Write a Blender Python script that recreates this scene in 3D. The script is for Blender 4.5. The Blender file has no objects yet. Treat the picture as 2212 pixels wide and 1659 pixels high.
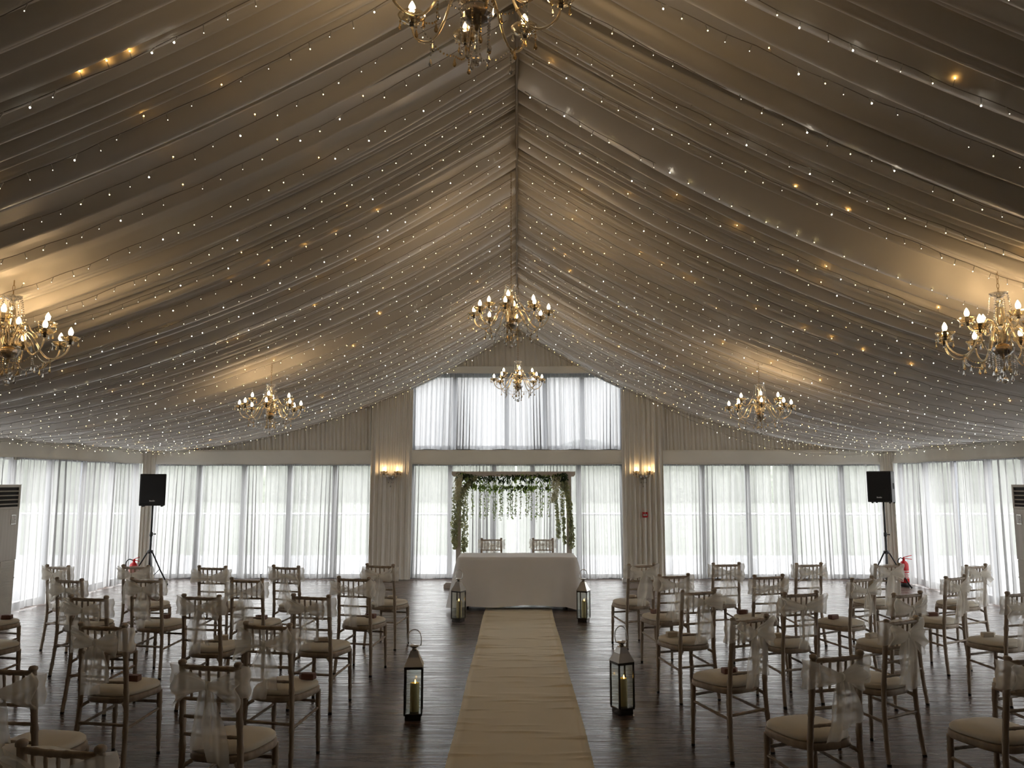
import bpy, math, random
from mathutils import Vector, Matrix
R = math.radians
pi, sin, cos = math.pi, math.sin, math.cos
rnd = random.Random(7)
scene = bpy.context.scene
COL = scene.collection

# ------------------------------------------------------------------ camera / pixel -> point in the hall
FPX, PCX, PCY = 1700.0, 1106.0, 829.5
PITCH, YAW, EYE = R(7.125), R(0.368), 1.83
FW = Vector((-sin(YAW)*cos(PITCH), cos(YAW)*cos(PITCH), sin(PITCH)))
RT = Vector((cos(YAW), sin(YAW), 0)); UP = RT.cross(FW)
def ray(px, py): return FW + RT*((px-PCX)/FPX) - UP*((py-PCY)/FPX)
def at_y(px, py, Y):
    d = ray(px, py); t = Y/d.y; return Vector((d.x*t, Y, EYE+d.z*t))
def at_z(px, py, z):
    d = ray(px, py); t = (z-EYE)/d.z; return Vector((d.x*t, d.y*t, z))
def project(p):
    v = Vector(p)-Vector((0, 0, EYE)); w = v.dot(FW)
    if w < .05: return (-9999, -9999)
    return (PCX+FPX*v.dot(RT)/w, PCY-FPX*v.dot(UP)/w)

cam_d = bpy.data.cameras.new('camera'); cam = bpy.data.objects.new('camera', cam_d); COL.objects.link(cam)
cam.location = (0, 0, EYE); cam.rotation_euler = (R(90)+PITCH, 0, YAW)
cam_d.sensor_width = 36; cam_d.lens = FPX/2212*36; cam_d.clip_start = .05; cam_d.clip_end = 300
scene.camera = cam

# ------------------------------------------------------------------ materials
def new_mat(name):
    m = bpy.data.materials.new(name); m.use_nodes = True
    nt = m.node_tree; nt.nodes.clear()
    out = nt.nodes.new('ShaderNodeOutputMaterial')
    return m, nt, out
def N(nt, typ, **kw):
    n = nt.nodes.new(typ)
    for k, v in kw.items():
        if k in n.inputs: n.inputs[k].default_value = v
        else: setattr(n, k, v)
    return n
def noise_col(nt, c1, c2, scale=(4, 4, 4), nscale=1.0, detail=4, lo=.3, hi=.7):
    tc = N(nt, 'ShaderNodeTexCoord'); mp = N(nt, 'ShaderNodeMapping')
    mp.inputs['Scale'].default_value = scale
    nt.links.new(tc.outputs['Object'], mp.inputs['Vector'])
    no = N(nt, 'ShaderNodeTexNoise', Scale=nscale, Detail=detail)
    nt.links.new(mp.outputs[0], no.inputs['Vector'])
    r = N(nt, 'ShaderNodeValToRGB'); r.color_ramp.elements[0].position = lo; r.color_ramp.elements[1].position = hi
    r.color_ramp.elements[0].color = (*c1, 1); r.color_ramp.elements[1].color = (*c2, 1)
    nt.links.new(no.outputs[0], r.inputs[0])
    return r.outputs[0], no.outputs[0]
def plain(name, c1, c2=None, rough=.6, metal=0., spec=.5, scale=(6, 6, 6), bump=0., sheen=0.):
    m, nt, out = new_mat(name)
    p = N(nt, 'ShaderNodeBsdfPrincipled', Roughness=rough, Metallic=metal)
    p.inputs['Specular IOR Level'].default_value = spec
    if sheen: p.inputs['Sheen Weight'].default_value = sheen
    c, f = noise_col(nt, c1, c2 or tuple(x*.88 for x in c1), scale)
    nt.links.new(c, p.inputs['Base Color'])
    if bump:
        b = N(nt, 'ShaderNodeBump', Strength=bump, Distance=.01); nt.links.new(f, b.inputs['Height'])
        nt.links.new(b.outputs[0], p.inputs['Normal'])
    nt.links.new(p.outputs[0], out.inputs[0]); return m
def emit(name, col, strength, sample=True):
    m, nt, out = new_mat(name)
    e = N(nt, 'ShaderNodeEmission', Color=(*col, 1), Strength=strength)
    nt.links.new(e.outputs[0], out.inputs[0])
    if not sample: m.cycles.emission_sampling = 'NONE'
    return m
def sheer(name, col, open_face, open_edge, trans=.6):
    """Thin woven voile: light passes between the threads, the rest is scattered through and back."""
    m, nt, out = new_mat(name)
    tr = N(nt, 'ShaderNodeBsdfTransparent'); tl = N(nt, 'ShaderNodeBsdfTranslucent', Color=(*col, 1)); df = N(nt, 'ShaderNodeBsdfDiffuse', Color=(*col, 1))
    mx = N(nt, 'ShaderNodeMixShader'); mx.inputs[0].default_value = 1-trans
    nt.links.new(tl.outputs[0], mx.inputs[1]); nt.links.new(df.outputs[0], mx.inputs[2])
    lw = N(nt, 'ShaderNodeLayerWeight', Blend=.5)
    mr = N(nt, 'ShaderNodeMapRange'); mr.inputs['From Min'].default_value = 0; mr.inputs['From Max'].default_value = .85
    mr.inputs['To Min'].default_value = 1-open_face; mr.inputs['To Max'].default_value = 1-open_edge
    nt.links.new(lw.outputs['Facing'], mr.inputs[0])
    m2 = N(nt, 'ShaderNodeMixShader'); nt.links.new(mr.outputs[0], m2.inputs[0])
    nt.links.new(tr.outputs[0], m2.inputs[1]); nt.links.new(mx.outputs[0], m2.inputs[2])
    nt.links.new(m2.outputs[0], out.inputs[0]); return m
def pane_glass(name, tint=(.93, .96, .95)):
    m, nt, out = new_mat(name)
    tr = N(nt, 'ShaderNodeBsdfTransparent', Color=(*tint, 1)); gl = N(nt, 'ShaderNodeBsdfGlossy', Roughness=.02)
    lw = N(nt, 'ShaderNodeLayerWeight', Blend=.5); pw = N(nt, 'ShaderNodeMath', operation='POWER'); pw.inputs[1].default_value = 4
    ma = N(nt, 'ShaderNodeMath', operation='MULTIPLY_ADD'); ma.inputs[1].default_value = .7; ma.inputs[2].default_value = .03
    nt.links.new(lw.outputs['Facing'], pw.inputs[0]); nt.links.new(pw.outputs[0], ma.inputs[0]); mx = N(nt, 'ShaderNodeMixShader')
    nt.links.new(ma.outputs[0], mx.inputs[0]); nt.links.new(tr.outputs[0], mx.inputs[1]); nt.links.new(gl.outputs[0], mx.inputs[2])
    nt.links.new(mx.outputs[0], out.inputs[0]); return m
def crystal(name, col, rough=0.0, ior=1.5):
    m, nt, out = new_mat(name)
    g = N(nt, 'ShaderNodeBsdfGlass', Color=(*col, 1), Roughness=rough, IOR=ior)
    d = N(nt, 'ShaderNodeBsdfGlossy', Color=(*col, 1), Roughness=.12); mx = N(nt, 'ShaderNodeMixShader'); mx.inputs[0].default_value = .22
    e = N(nt, 'ShaderNodeBsdfDiffuse', Color=(*col, 1)); m0 = N(nt, 'ShaderNodeMixShader'); m0.inputs[0].default_value = .12
    nt.links.new(g.outputs[0], mx.inputs[1]); nt.links.new(d.outputs[0], mx.inputs[2]); nt.links.new(mx.outputs[0], m0.inputs[1]); nt.links.new(e.outputs[0], m0.inputs[2]); nt.links.new(m0.outputs[0], out.inputs[0]); return m
def leafmat(name, c1, c2):
    m, nt, out = new_mat(name)
    c, f = noise_col(nt, c1, c2, (9, 9, 9))
    p = N(nt, 'ShaderNodeBsdfPrincipled', Roughness=.5); nt.links.new(c, p.inputs['Base Color'])
    t = N(nt, 'ShaderNodeBsdfTranslucent'); nt.links.new(c, t.inputs[0])
    mx = N(nt, 'ShaderNodeMixShader'); mx.inputs[0].default_value = .5
    nt.links.new(p.outputs[0], mx.inputs[1]); nt.links.new(t.outputs[0], mx.inputs[2]); nt.links.new(mx.outputs[0], out.inputs[0]); return m
def cloth(name, c, rough=.8, trans=0.0, fine=260, bump=.08, c2=None, spec=.25):
    m, nt, out = new_mat(name)
    p = N(nt, 'ShaderNodeBsdfPrincipled', Roughness=rough); p.inputs['Specular IOR Level'].default_value = spec
    p.inputs['Sheen Weight'].default_value = .15
    col, f = noise_col(nt, c, c2 or tuple(x*.93 for x in c), (2, 2, 2))
    nt.links.new(col, p.inputs['Base Color'])
    tc = N(nt, 'ShaderNodeTexCoord'); no = N(nt, 'ShaderNodeTexNoise', Scale=fine, Detail=1)
    nt.links.new(tc.outputs['Object'], no.inputs['Vector'])
    b = N(nt, 'ShaderNodeBump', Strength=bump, Distance=.002); nt.links.new(no.outputs[0], b.inputs['Height']); nt.links.new(b.outputs[0], p.inputs['Normal'])
    if trans:
        t = N(nt, 'ShaderNodeBsdfTranslucent'); nt.links.new(col, t.inputs[0])
        mx = N(nt, 'ShaderNodeMixShader'); mx.inputs[0].default_value = trans
        nt.links.new(p.outputs[0], mx.inputs[1]); nt.links.new(t.outputs[0], mx.inputs[2]); nt.links.new(mx.outputs[0], out.inputs[0])
    else: nt.links.new(p.outputs[0], out.inputs[0])
    return m

def floor_material():
    m, nt, out = new_mat('dark_oak_boards'); L = nt.links.new
    tc = N(nt, 'ShaderNodeTexCoord')
    br = N(nt, 'ShaderNodeTexBrick', Scale=1.0); br.offset = .37; br.offset_frequency = 2
    br.inputs['Brick Width'].default_value = 1.35; br.inputs['Row Height'].default_value = .145
    br.inputs['Mortar Size'].default_value = .0022; br.inputs['Mortar Smooth'].default_value = .3
    br.inputs['Color1'].default_value = (.085, .058, .044, 1); br.inputs['Color2'].default_value = (.145, .102, .080, 1); br.inputs['Mortar'].default_value = (.03, .022, .018, 1)
    L(tc.outputs['Object'], br.inputs['Vector'])
    mp = N(nt, 'ShaderNodeMapping'); mp.inputs['Scale'].default_value = (1.6, 26, 1); L(tc.outputs['Object'], mp.inputs['Vector'])
    g = N(nt, 'ShaderNodeTexNoise', Scale=1.0, Detail=7, Roughness=.62, Distortion=.6); L(mp.outputs[0], g.inputs['Vector'])
    r = N(nt, 'ShaderNodeValToRGB'); r.color_ramp.elements[0].position = .30; r.color_ramp.elements[1].position = .72
    r.color_ramp.elements[0].color = (.28, .25, .24, 1); r.color_ramp.elements[1].color = (1.45, 1.43, 1.42, 1)
    L(g.outputs[0], r.inputs[0])
    mx = N(nt, 'ShaderNodeMix', data_type='RGBA', blend_type='MULTIPLY'); mx.inputs[0].default_value = 1
    L(br.outputs['Color'], mx.inputs[6]); L(r.outputs[0], mx.inputs[7])
    p = N(nt, 'ShaderNodeBsdfPrincipled'); L(mx.outputs[2], p.inputs['Base Color']); p.inputs['Specular IOR Level'].default_value = .5
    rr = N(nt, 'ShaderNodeMapRange'); rr.inputs['From Min'].default_value = .3; rr.inputs['From Max'].default_value = .7; rr.inputs['To Min'].default_value = .14; rr.inputs['To Max'].default_value = .44; L(g.outputs[0], rr.inputs[0]); L(rr.outputs[0], p.inputs['Roughness'])
    b = N(nt, 'ShaderNodeBump', Strength=.4, Distance=.004); 
    ad = N(nt, 'ShaderNodeMath', operation='SUBTRACT'); L(g.outputs[0], ad.inputs[0]); L(br.outputs['Fac'], ad.inputs[1]); L(ad.outputs[0], b.inputs['Height']); L(b.outputs[0], p.inputs['Normal'])
    L(p.outputs[0], out.inputs[0]); return m

MAT = {
 'floor': floor_material(),
 'ceil': cloth('ivory_roof_lining', (.82, .79, .735), rough=.36, fine=180, bump=.03, spec=.9),
 'drape': cloth('taupe_grey_drape', (.84, .81, .74), fine=300),
 'pelmet': cloth('ivory_pelmet_cloth', (.88, .86, .78), fine=300),
 'wall': plain('white_wall', (.7, .69, .66), rough=.8),
 'frame': plain('grey_window_frame', (.30, .31, .33), rough=.4),
 'voile': sheer('white_voile', (.45, .446, .44), .40, .05, .60),
 'voile_dense': sheer('dense_white_voile', (.39, .395, .408), .08, .0, .55),
 'organza': sheer('ivory_organza', (.97, .94, .86), .62, .26, .55),
 'pane': pane_glass('clear_pane', (.97, .975, .97)),
 'lantern_pane': pane_glass('lantern_pane', (.96, .975, .96)),
 'limewash': plain('limewashed_beech', (.32, .255, .19), (.46, .38, .295), rough=.5, scale=(30, 30, 4), bump=.05),
 'rubber': plain('black_rubber', (.02, .02, .02), rough=.7),
 'cushion': cloth('ivory_seat_cloth', (.78, .72, .60), fine=400),
 'runner': cloth('pale_gold_runner', (.84, .74, .54), fine=350, bump=.15, c2=(.79, .69, .49)),
 'linen': cloth('white_table_linen', (.88, .865, .845), fine=300),
 'steel': plain('polished_steel', (.62, .60, .57), rough=.13, metal=1),
 'darksteel': plain('dark_lantern_steel', (.10, .09, .08), rough=.25, metal=1),
 'wax': plain('ivory_wax', (.70, .62, .34), rough=.5),
 'flame': emit('candle_flame', (1, .55, .10), 3.0, False),
 'bulb': emit('warm_candle_bulb', (1, .66, .33), 11.0), 'bulb_soft': emit('soft_candle_bulb', (1, .66, .32), 11.0),
 'led_white': emit('white_led', (1, .92, .76), 5.0, False),
 'led_warm': emit('warm_led', (1, .80, .36), 3.0, False),
 'led_amber': emit('amber_led', (1, .52, .13), 7.0),
 'led_dim': emit('dim_led', (1, .88, .62), .9, False),
 'led_stub': plain('clear_led_stub', (.55, .53, .50), rough=.3),
 'wire': plain('pale_wire', (.34, .31, .27), rough=.6),
 'crystal': crystal('clear_crystal', (.98, .97, .95)),
 'amber': crystal('champagne_glass', (.98, .91, .76), .03),
 'ambercrystal': crystal('amber_crystal', (.98, .82, .56)),
 'brass': plain('antique_brass', (.45, .33, .18), rough=.3, metal=1),
 'sleeve': plain('black_candle_sleeve', (.035, .03, .028), rough=.35),
 'black': plain('black_speaker_plastic', (.012, .012, .013), rough=.5),
 'grille': plain('black_speaker_grille', (.008, .008, .009), rough=.75, scale=(200, 200, 200), bump=.2),
 'badge': plain('pale_badge', (.7, .7, .68), rough=.3),
 'red': plain('red_enamel', (.55, .015, .02), rough=.25),
 'white': plain('white_plastic', (.75, .74, .72), rough=.45),
 'acwood': plain('pale_woodgrain_panel', (.62, .58, .52), (.50, .46, .40), rough=.35, scale=(20, 3, 1.2)),
 'acbody': plain('cream_air_unit', (.64, .60, .53), rough=.4),
 'dark': plain('dark_void', (.02, .02, .02), rough=.8),
 'archwood': plain('greige_painted_wood', (.58, .53, .49), (.66, .61, .56), rough=.6, scale=(30, 30, 5)),
 'leaf_dark': leafmat('dark_eucalyptus_leaf', (.03, .06, .035), (.10, .15, .07)),
 'leaf_light': leafmat('light_green_leaf', (.28, .42, .10), (.46, .60, .20)),
 'leaf_ivy': leafmat('variegated_ivy_leaf', (.36, .40, .19), (.74, .75, .50)),
 'leaf_pale': leafmat('pale_vine_leaf', (.46, .52, .36), (.68, .72, .58)),
 'pampas': leafmat('cream_blossom', (.72, .70, .50), (.82, .80, .64)),
 'kraft': plain('brown_confetti_card', (.16, .065, .04), rough=.6),
 'cream_card': plain('cream_confetti_card', (.58, .50, .38), rough=.6),
 'patio': plain('grey_patio_paving', (.18, .18, .185), (.15, .15, .155), rough=.9),
 'lawn': plain('mown_lawn', (.06, .068, .05), (.085, .092, .07), rough=.95, scale=(.4, .4, .4)),
 'hedge': plain('dark_hedge', (.11, .12, .10), (.18, .19, .16), rough=.95, scale=(3, 3, 3)),
 'fence': plain('white_rail', (.45, .45, .45), rough=.4),
}

# ------------------------------------------------------------------ mesh builder
class MB:
    def __init__(s): s.v = []; s.f = []; s.m = []
    def add(s, vs, fs, mi=0):
        o = len(s.v); s.v += [tuple(p) for p in vs]
        for f in fs: s.f.append(tuple(o+i for i in f)); s.m.append(mi)
        return s
    def box(s, x0, x1, y0, y1, z0, z1, mi=0, rot=None, loc=None, bev=0):
        if bev:
            b = min(bev, (x1-x0)*.45, (y1-y0)*.45, (z1-z0)*.45)
            ring = lambda x0, x1, y0, y1, z: [(x0+b, y0, z), (x1-b, y0, z), (x1, y0+b, z), (x1, y1-b, z), (x1-b, y1, z), (x0+b, y1, z), (x0, y1-b, z), (x0, y0+b, z)]
            v = ring(x0+b, x1-b, y0+b, y1-b, z0)+ring(x0, x1, y0, y1, z0+b)+ring(x0, x1, y0, y1, z1-b)+ring(x0+b, x1-b, y0+b, y1-b, z1)
            f = [tuple(range(7, -1, -1)), tuple(range(24, 32))]
            for k in range(3):
                for i in range(8): j = (i+1) % 8; f.append((k*8+i, k*8+j, k*8+8+j, k*8+8+i))
        else:
            v = [(x0, y0, z0), (x1, y0, z0), (x1, y1, z0), (x0, y1, z0), (x0, y0, z1), (x1, y0, z1), (x1, y1, z1), (x0, y1, z1)]
            f = [(0, 3, 2, 1), (4, 5, 6, 7), (0, 1, 5, 4), (1, 2, 6, 5), (2, 3, 7, 6), (3, 0, 4, 7)]
        if rot is not None: v = [rot @ Vector(p) for p in v]
        if loc is not None: v = [Vector(p)+Vector(loc) for p in v]
        return s.add(v, f, mi)
    def tube(s, pts, rad, n=8, mi=0, caps=True, closed=False):
        pts = [Vector(p) for p in pts]; k = len(pts)
        if not hasattr(rad, '__len__'): rad = [rad]*k
        rings = []; prev = None
        for i, p in enumerate(pts):
            if closed: t = pts[(i+1) % k]-pts[i-1]
            else: t = pts[min(i+1, k-1)]-pts[max(i-1, 0)]
            if t.length < 1e-9: t = Vector((0, 0, 1))
            t.normalize()
            if prev is None:
                a = Vector((1, 0, 0)) if abs(t.x) < .8 else Vector((0, 1, 0))
                u = (a-t*a.dot(t)).normalized()
            else: u = (prev-t*prev.dot(t)).normalized()
            prev = u; w = t.cross(u)
            rings += [p+(u*cos(2*pi*j/n)+w*sin(2*pi*j/n))*rad[i] for j in range(n)]
        f = []
        for i in range(k if closed else k-1):
            i2 = (i+1) % k
            for j in range(n): j2 = (j+1) % n; f.append((i*n+j, i*n+j2, i2*n+j2, i2*n+j))
        if caps and not closed: f.append(tuple(range(n-1, -1, -1))); f.append(tuple((k-1)*n+j for j in range(n)))
        return s.add(rings, f, mi)
    def lathe(s, prof, n=16, mi=0, loc=(0, 0, 0), scallop=None, cap=True):
        v = []; f = []; k = len(prof)
        for i, (r, z) in enumerate(prof):
            for j in range(n):
                a = 2*pi*j/n; rr = r
                if scallop: rr = r*(1+scallop[1]*cos(scallop[0]*a)*(i/(k-1)))
                v.append((loc[0]+rr*cos(a), loc[1]+rr*sin(a), loc[2]+z))
        for i in range(k-1):
            for j in range(n): j2 = (j+1) % n; f.append((i*n+j, i*n+j2, (i+1)*n+j2, (i+1)*n+j))
        if cap:
            if prof[0][0] > 1e-5: f.append(tuple(range(n-1, -1, -1)))
            if prof[-1][0] > 1e-5: f.append(tuple((k-1)*n+j for j in range(n)))
        return s.add(v, f, mi)
    def grid(s, fn, nu, nv, mi=0, wrap=False):
        v = [fn(i/(nu if wrap else nu-1), j/(nv-1)) for i in range(nu) for j in range(nv)]; f = []
        for i in range(nu if wrap else nu-1):
            i2 = (i+1) % nu
            for j in range(nv-1): f.append((i*nv+j, i2*nv+j, i2*nv+j+1, i*nv+j+1))
        return s.add(v, f, mi)
    def ball(s, c, r, n=6, m=4, mi=0, sz=1.0):
        prof = [(r*sin(pi*i/m), -r*sz*cos(pi*i/m)) for i in range(m+1)]
        prof[0] = (1e-4, prof[0][1]); prof[-1] = (1e-4, prof[-1][1])
        return s.lathe(prof, n, mi, c, cap=False)
    def drop(s, c, L, r, mi=0, n=6):
        """faceted teardrop hanging from c"""
        return s.lathe([(1e-4, -L), (r*.75, -L*.86), (r, -L*.70), (r*.55, -L*.36), (r*.16, -L*.05), (1e-4, 0)], n, mi, c, cap=False)
    def mesh(s, name, mats, smooth=True):
        me = bpy.data.meshes.new(name); me.from_pydata(s.v, [], s.f)
        for m in (mats if isinstance(mats, (list, tuple)) else [mats]): me.materials.append(MAT[m] if isinstance(m, str) else m)
        me.polygons.foreach_set('material_index', s.m)
        me.polygons.foreach_set('use_smooth', [smooth]*len(s.f))
        me.update(); return me

def obj(name, me, parent=None, loc=None, rot=None):
    o = bpy.data.objects.new(name, me); COL.objects.link(o)
    if parent is not None: o.parent = parent
    if loc is not None: o.location = loc
    if rot is not None: o.rotation_euler = rot
    return o
def tag(o, label, cat, group=None, kind=None):
    if label: o['label'] = label
    if cat: o['category'] = cat
    if group: o['group'] = group
    if kind: o['kind'] = kind
    return o
def thing(name, loc, label, cat, group=None, rz=0, scale=1):
    o = bpy.data.objects.new(name, None); COL.objects.link(o); o.empty_display_size = .1
    o.location = loc; o.rotation_euler = (0, 0, rz); o.scale = (scale,)*3
    return tag(o, label, cat, group)
def struct(name, me):
    o = obj(name, me); o['kind'] = 'structure'; return o
def copy_tree(o, parent=None):
    c = o.copy(); COL.objects.link(c); c.parent = parent
    for ch in list(o.children): copy_tree(ch, c)
    return c
def spline(P, n):
    """Catmull-Rom through P, n samples"""
    P = [Vector(p) for p in P]; Q = [P[0]*2-P[1]]+P+[P[-1]*2-P[-2]]; out = []; k = len(P)-1
    for i in range(n):
        t = i/(n-1)*k; j = min(int(t), k-1); u = t-j; a, b, c, d = Q[j:j+4]
        out.append(.5*((2*b)+(c-a)*u+(2*a-5*b+4*c-d)*u*u+(3*b-a-3*c+d)*u**3))
    return out
ORD = ['first', 'second', 'third', 'fourth', 'fifth', 'sixth', 'seventh', 'eighth', 'ninth', 'tenth', 'eleventh', 'twelfth', 'thirteenth', 'fourteenth', 'fifteenth', 'sixteenth',
       'seventeenth', 'eighteenth', 'nineteenth', 'twentieth', 'twenty-first', 'twenty-second', 'twenty-third', 'twenty-fourth', 'twenty-fifth', 'twenty-sixth', 'twenty-seventh', 'twenty-eighth', 'twenty-ninth', 'thirtieth']

# ------------------------------------------------------------------ the hall
BACK, SIDE, FRONT = 15.2, 7.15, -3.5
def zceil(x): x = abs(x); return 4.81-.633*x+.0424*x*x

struct('floor', MB().box(-7.6, 7.6, FRONT, BACK+.4, -.08, 0).mesh('floor', 'floor', False))
# walls: solid behind the camera and beside it, a frame of piers and rails where the windows are
mb = MB().box(-7.6, 7.6, FRONT-.15, FRONT, 0, 5.2); struct('wall_front', mb.mesh('wall_front', 'wall', False))
WINY = {-1: 7.0, 1: 4.5}
for s, nm in ((-1, 'wall_left'), (1, 'wall_right')):
    a, b = sorted((s*7.32, s*7.45))
    mb = MB().box(a, b, FRONT, WINY[s], 0, 2.9).box(a, b, WINY[s], BACK+.3, 2.22, 2.9)
    struct(nm, mb.mesh(nm, 'wall', False))
mb = MB()
mb.box(-7.45, -2.3, BACK+.2, BACK+.3, 2.20, 4.4).box(2.3, 7.45, BACK+.2, BACK+.3, 2.20, 4.4).box(-2.3, 2.3, BACK+.2, BACK+.3, 3.94, 5.1).box(-2.3, 2.3, BACK+.2, BACK+.3, 2.20, 2.47)
mb.box(-2.72, -2.08, BACK+.2, BACK+.3, 0, 2.3).box(2.08, 2.72, BACK+.2, BACK+.3, 0, 2.3).box(-2.72, -2.08, BACK+.2, BACK+.3, 2.3, 4.2).box(2.08, 2.72, BACK+.2, BACK+.3, 2.3, 4.2)
struct('wall_back', mb.mesh('wall_back', 'wall', False))

# windows: frame with mullions, panes behind
def window(n, axis, a0, a1, z0, z1, bars, pos):
    f = MB(); g = MB()
    def bx(m, u0, u1, za, zb, d0, d1):
        if axis == 'x': m.box(u0, u1, pos+d0, pos+d1, za, zb)
        else:
            q = sorted((pos+d0*(1 if pos > 0 else -1), pos+d1*(1 if pos > 0 else -1))); m.box(q[0], q[1], u0, u1, za, zb)
    bx(f, a0, a1, z0, z0+.09, 0, .07); bx(f, a0, a1, z1-.07, z1, 0, .07)
    for u in [a0+.03]+bars+[a1-.03]: bx(f, u-.045, u+.045, z0+.09, z1-.07, 0, .07)
    o = struct('window_%d' % n, f.mesh('window_frame', 'frame', False))
    bx(g, a0, a1, z0+.02, z1-.02, .03, .036)
    p = obj('pane', g.mesh('pane', 'pane', False), o)
window(1, 'x', -7.1, -2.72, 0, 2.22, [-6.2, -5.32, -4.43, -3.55], BACK+.2)
window(2, 'x', -2.08, 2.08, 0, 2.22, [-1.3, -.45, .3, 1.2], BACK+.2)
window(3, 'x', 2.72, 7.1, 0, 2.22, [3.6, 4.47, 5.33, 6.29], BACK+.2)
window(4, 'x', -2.08, 2.08, 2.45, 3.96, [-1.22, -.2, .55, 1.28], BACK+.2)
ybars = [BACK-.85-.95*i for i in range(17)]
window(5, 'y', WINY[-1], BACK+.1, 0, 2.24, [q for q in ybars if q > WINY[-1]+.2], -7.33)
window(6, 'y', WINY[1], BACK+.1, 0, 2.24, [q for q in ybars if q > WINY[1]+.2], 7.33)

# swagged pleated roof lining
def fold_profile(y0, y1, rg):
    """cross-section of the swagged lining along the hall: fine gathered pleats, broad scallops and open gaps between lengths"""
    ys = []; y = y0; k = 0
    def pleat(w, A, sk, pw):
        nonlocal y, k
        for t in (0, .05, .12, .22, .34, .46, .58, .70, .80, .89, .96):
            tt = t/(2*sk) if t < sk else .5+(t-sk)/(2*(1-sk))
            ys.append((y+w*t, .045-A*sin(pi*tt)**pw, k))
        y += w; k += 1
    def lip(w, A, sh):
        nonlocal y, k
        for t in (0, .06, .15, .3, .45, .6, .70, .78, .85, .91, .96, .99):
            o = -A*sh*t if t < .68 else -A*(sh*.68+(1-sh*.68)*sin(pi*(t-.68)/.32)**.7)
            ys.append((y+w*t, .045+(o if t else 0), k))
        y += w; k += 1
    def gap(g, d):
        nonlocal y
        for (u, o) in ((.0, .045), (.03, d*.75), (.2, d), (.8, d), (.97, d*.75), (1, .045)): ys.append((y+g*u, o, k))
        y += g
    while y < y1:
        r = rg.random()
        if r < .46:
            for _ in range(rg.randint(3, 6)): w = rg.uniform(.06, .13); pleat(w, w*rg.uniform(.7, 1.05), rg.uniform(.25, .75), .85)
        elif r < .72:
            for _ in range(rg.randint(1, 3)): w = rg.uniform(.15, .25); pleat(w, w*rg.uniform(.45, .65), rg.uniform(.3, .7), .85)
        elif r < .92:
            w = rg.uniform(.22, .36); lip(w, w*rg.uniform(.30, .45), rg.uniform(-.15, .4))
        else:
            w = rg.uniform(.30, .45); pleat(w, w*rg.uniform(.28, .36), rg.uniform(.3, .7), .9)
        if rg.random() < .42: gap(rg.uniform(.04, .10), rg.uniform(.14, .26))
    return ys, None
rc = random.Random(21)
mb = MB()
for s in (-1, 1):
    prof, creases = fold_profile(-.8, BACK+.02, rc)
    wob = {k: (rc.uniform(0, 6.28), rc.uniform(.4, 1.0), rc.uniform(.01, .035)) for k in range(-1, 400)}
    nx = 34; X = [7.2*(i/(nx-1))**1.15 for i in range(nx)]
    v = []; f = []
    for (y, o, k) in prof:
        a, b = wob[k], wob[k+1]
        for x in X:
            g = .55+.45*min(1, x/1.2)
            if x > 6.3: g *= 1-.6*(x-6.3)/.9
            yy = y + a[2]*sin(a[0]+a[1]*x)*min(1, x)
            v.append((s*x, yy, zceil(x)+o*g))
    n = len(prof)
    for i in range(n-1):
        for j in range(nx-1):
            q = (i*nx+j, i*nx+j+1, (i+1)*nx+j+1, (i+1)*nx+j)
            f.append(q if s < 0 else q[::-1])
    mb.add(v, f)
    # plain lining over and behind the camera
    v = []; ny = 2
    for y in (FRONT, -.79):
        for x in X: v.append((s*x, y, zceil(x)))
    mb.add(v, [(j, j+1, nx+j+1, nx+j) for j in range(nx-1)])
struct('ceiling', mb.mesh('ceiling', 'ceil', True))
mb = MB().tube([(0, y, zceil(0)-.045+.006*sin(y*3)) for y in [1+.25*i for i in range(57)]], .011, 6)
struct('trim_1', mb.mesh('ridge_cord', 'wire', True))
# weather roof above the lining
mb = MB().add([(-7.6, FRONT-.2, 2.75), (0, FRONT-.2, 5.15), (0, BACK+.5, 5.15), (-7.6, BACK+.5, 2.75), (7.6, FRONT-.2, 2.75), (7.6, BACK+.5, 2.75)], [(0, 1, 2, 3), (1, 4, 5, 2)])
struct('roof', mb.mesh('roof', 'wall', False))
# wrapped frame knees where the lining bay ends
for s, n in ((-1, 2), (1, 3)):
    mb = MB(); p = Vector((s*6.86, 11.25, 2.60)); q = Vector((s*7.3, 11.25, 2.29)); d = (q-p).normalized(); u = Vector((d.z, 0, -d.x))*.05
    P = [p+u, q+u, q-u, p-u]; mb.add([a+Vector((0, -.05, 0)) for a in P]+[a+Vector((0, .05, 0)) for a in P], [(0, 1, 2, 3), (7, 6, 5, 4), (0, 4, 5, 1), (1, 5, 6, 2), (2, 6, 7, 3), (3, 7, 4, 0)])
    mb.box(s*7.22-.06, s*7.22+.06, 11.17, 11.33, 2.15, 2.42)
    struct('trim_%d' % n, mb.mesh('frame_knee', 'pelmet', False))

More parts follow.
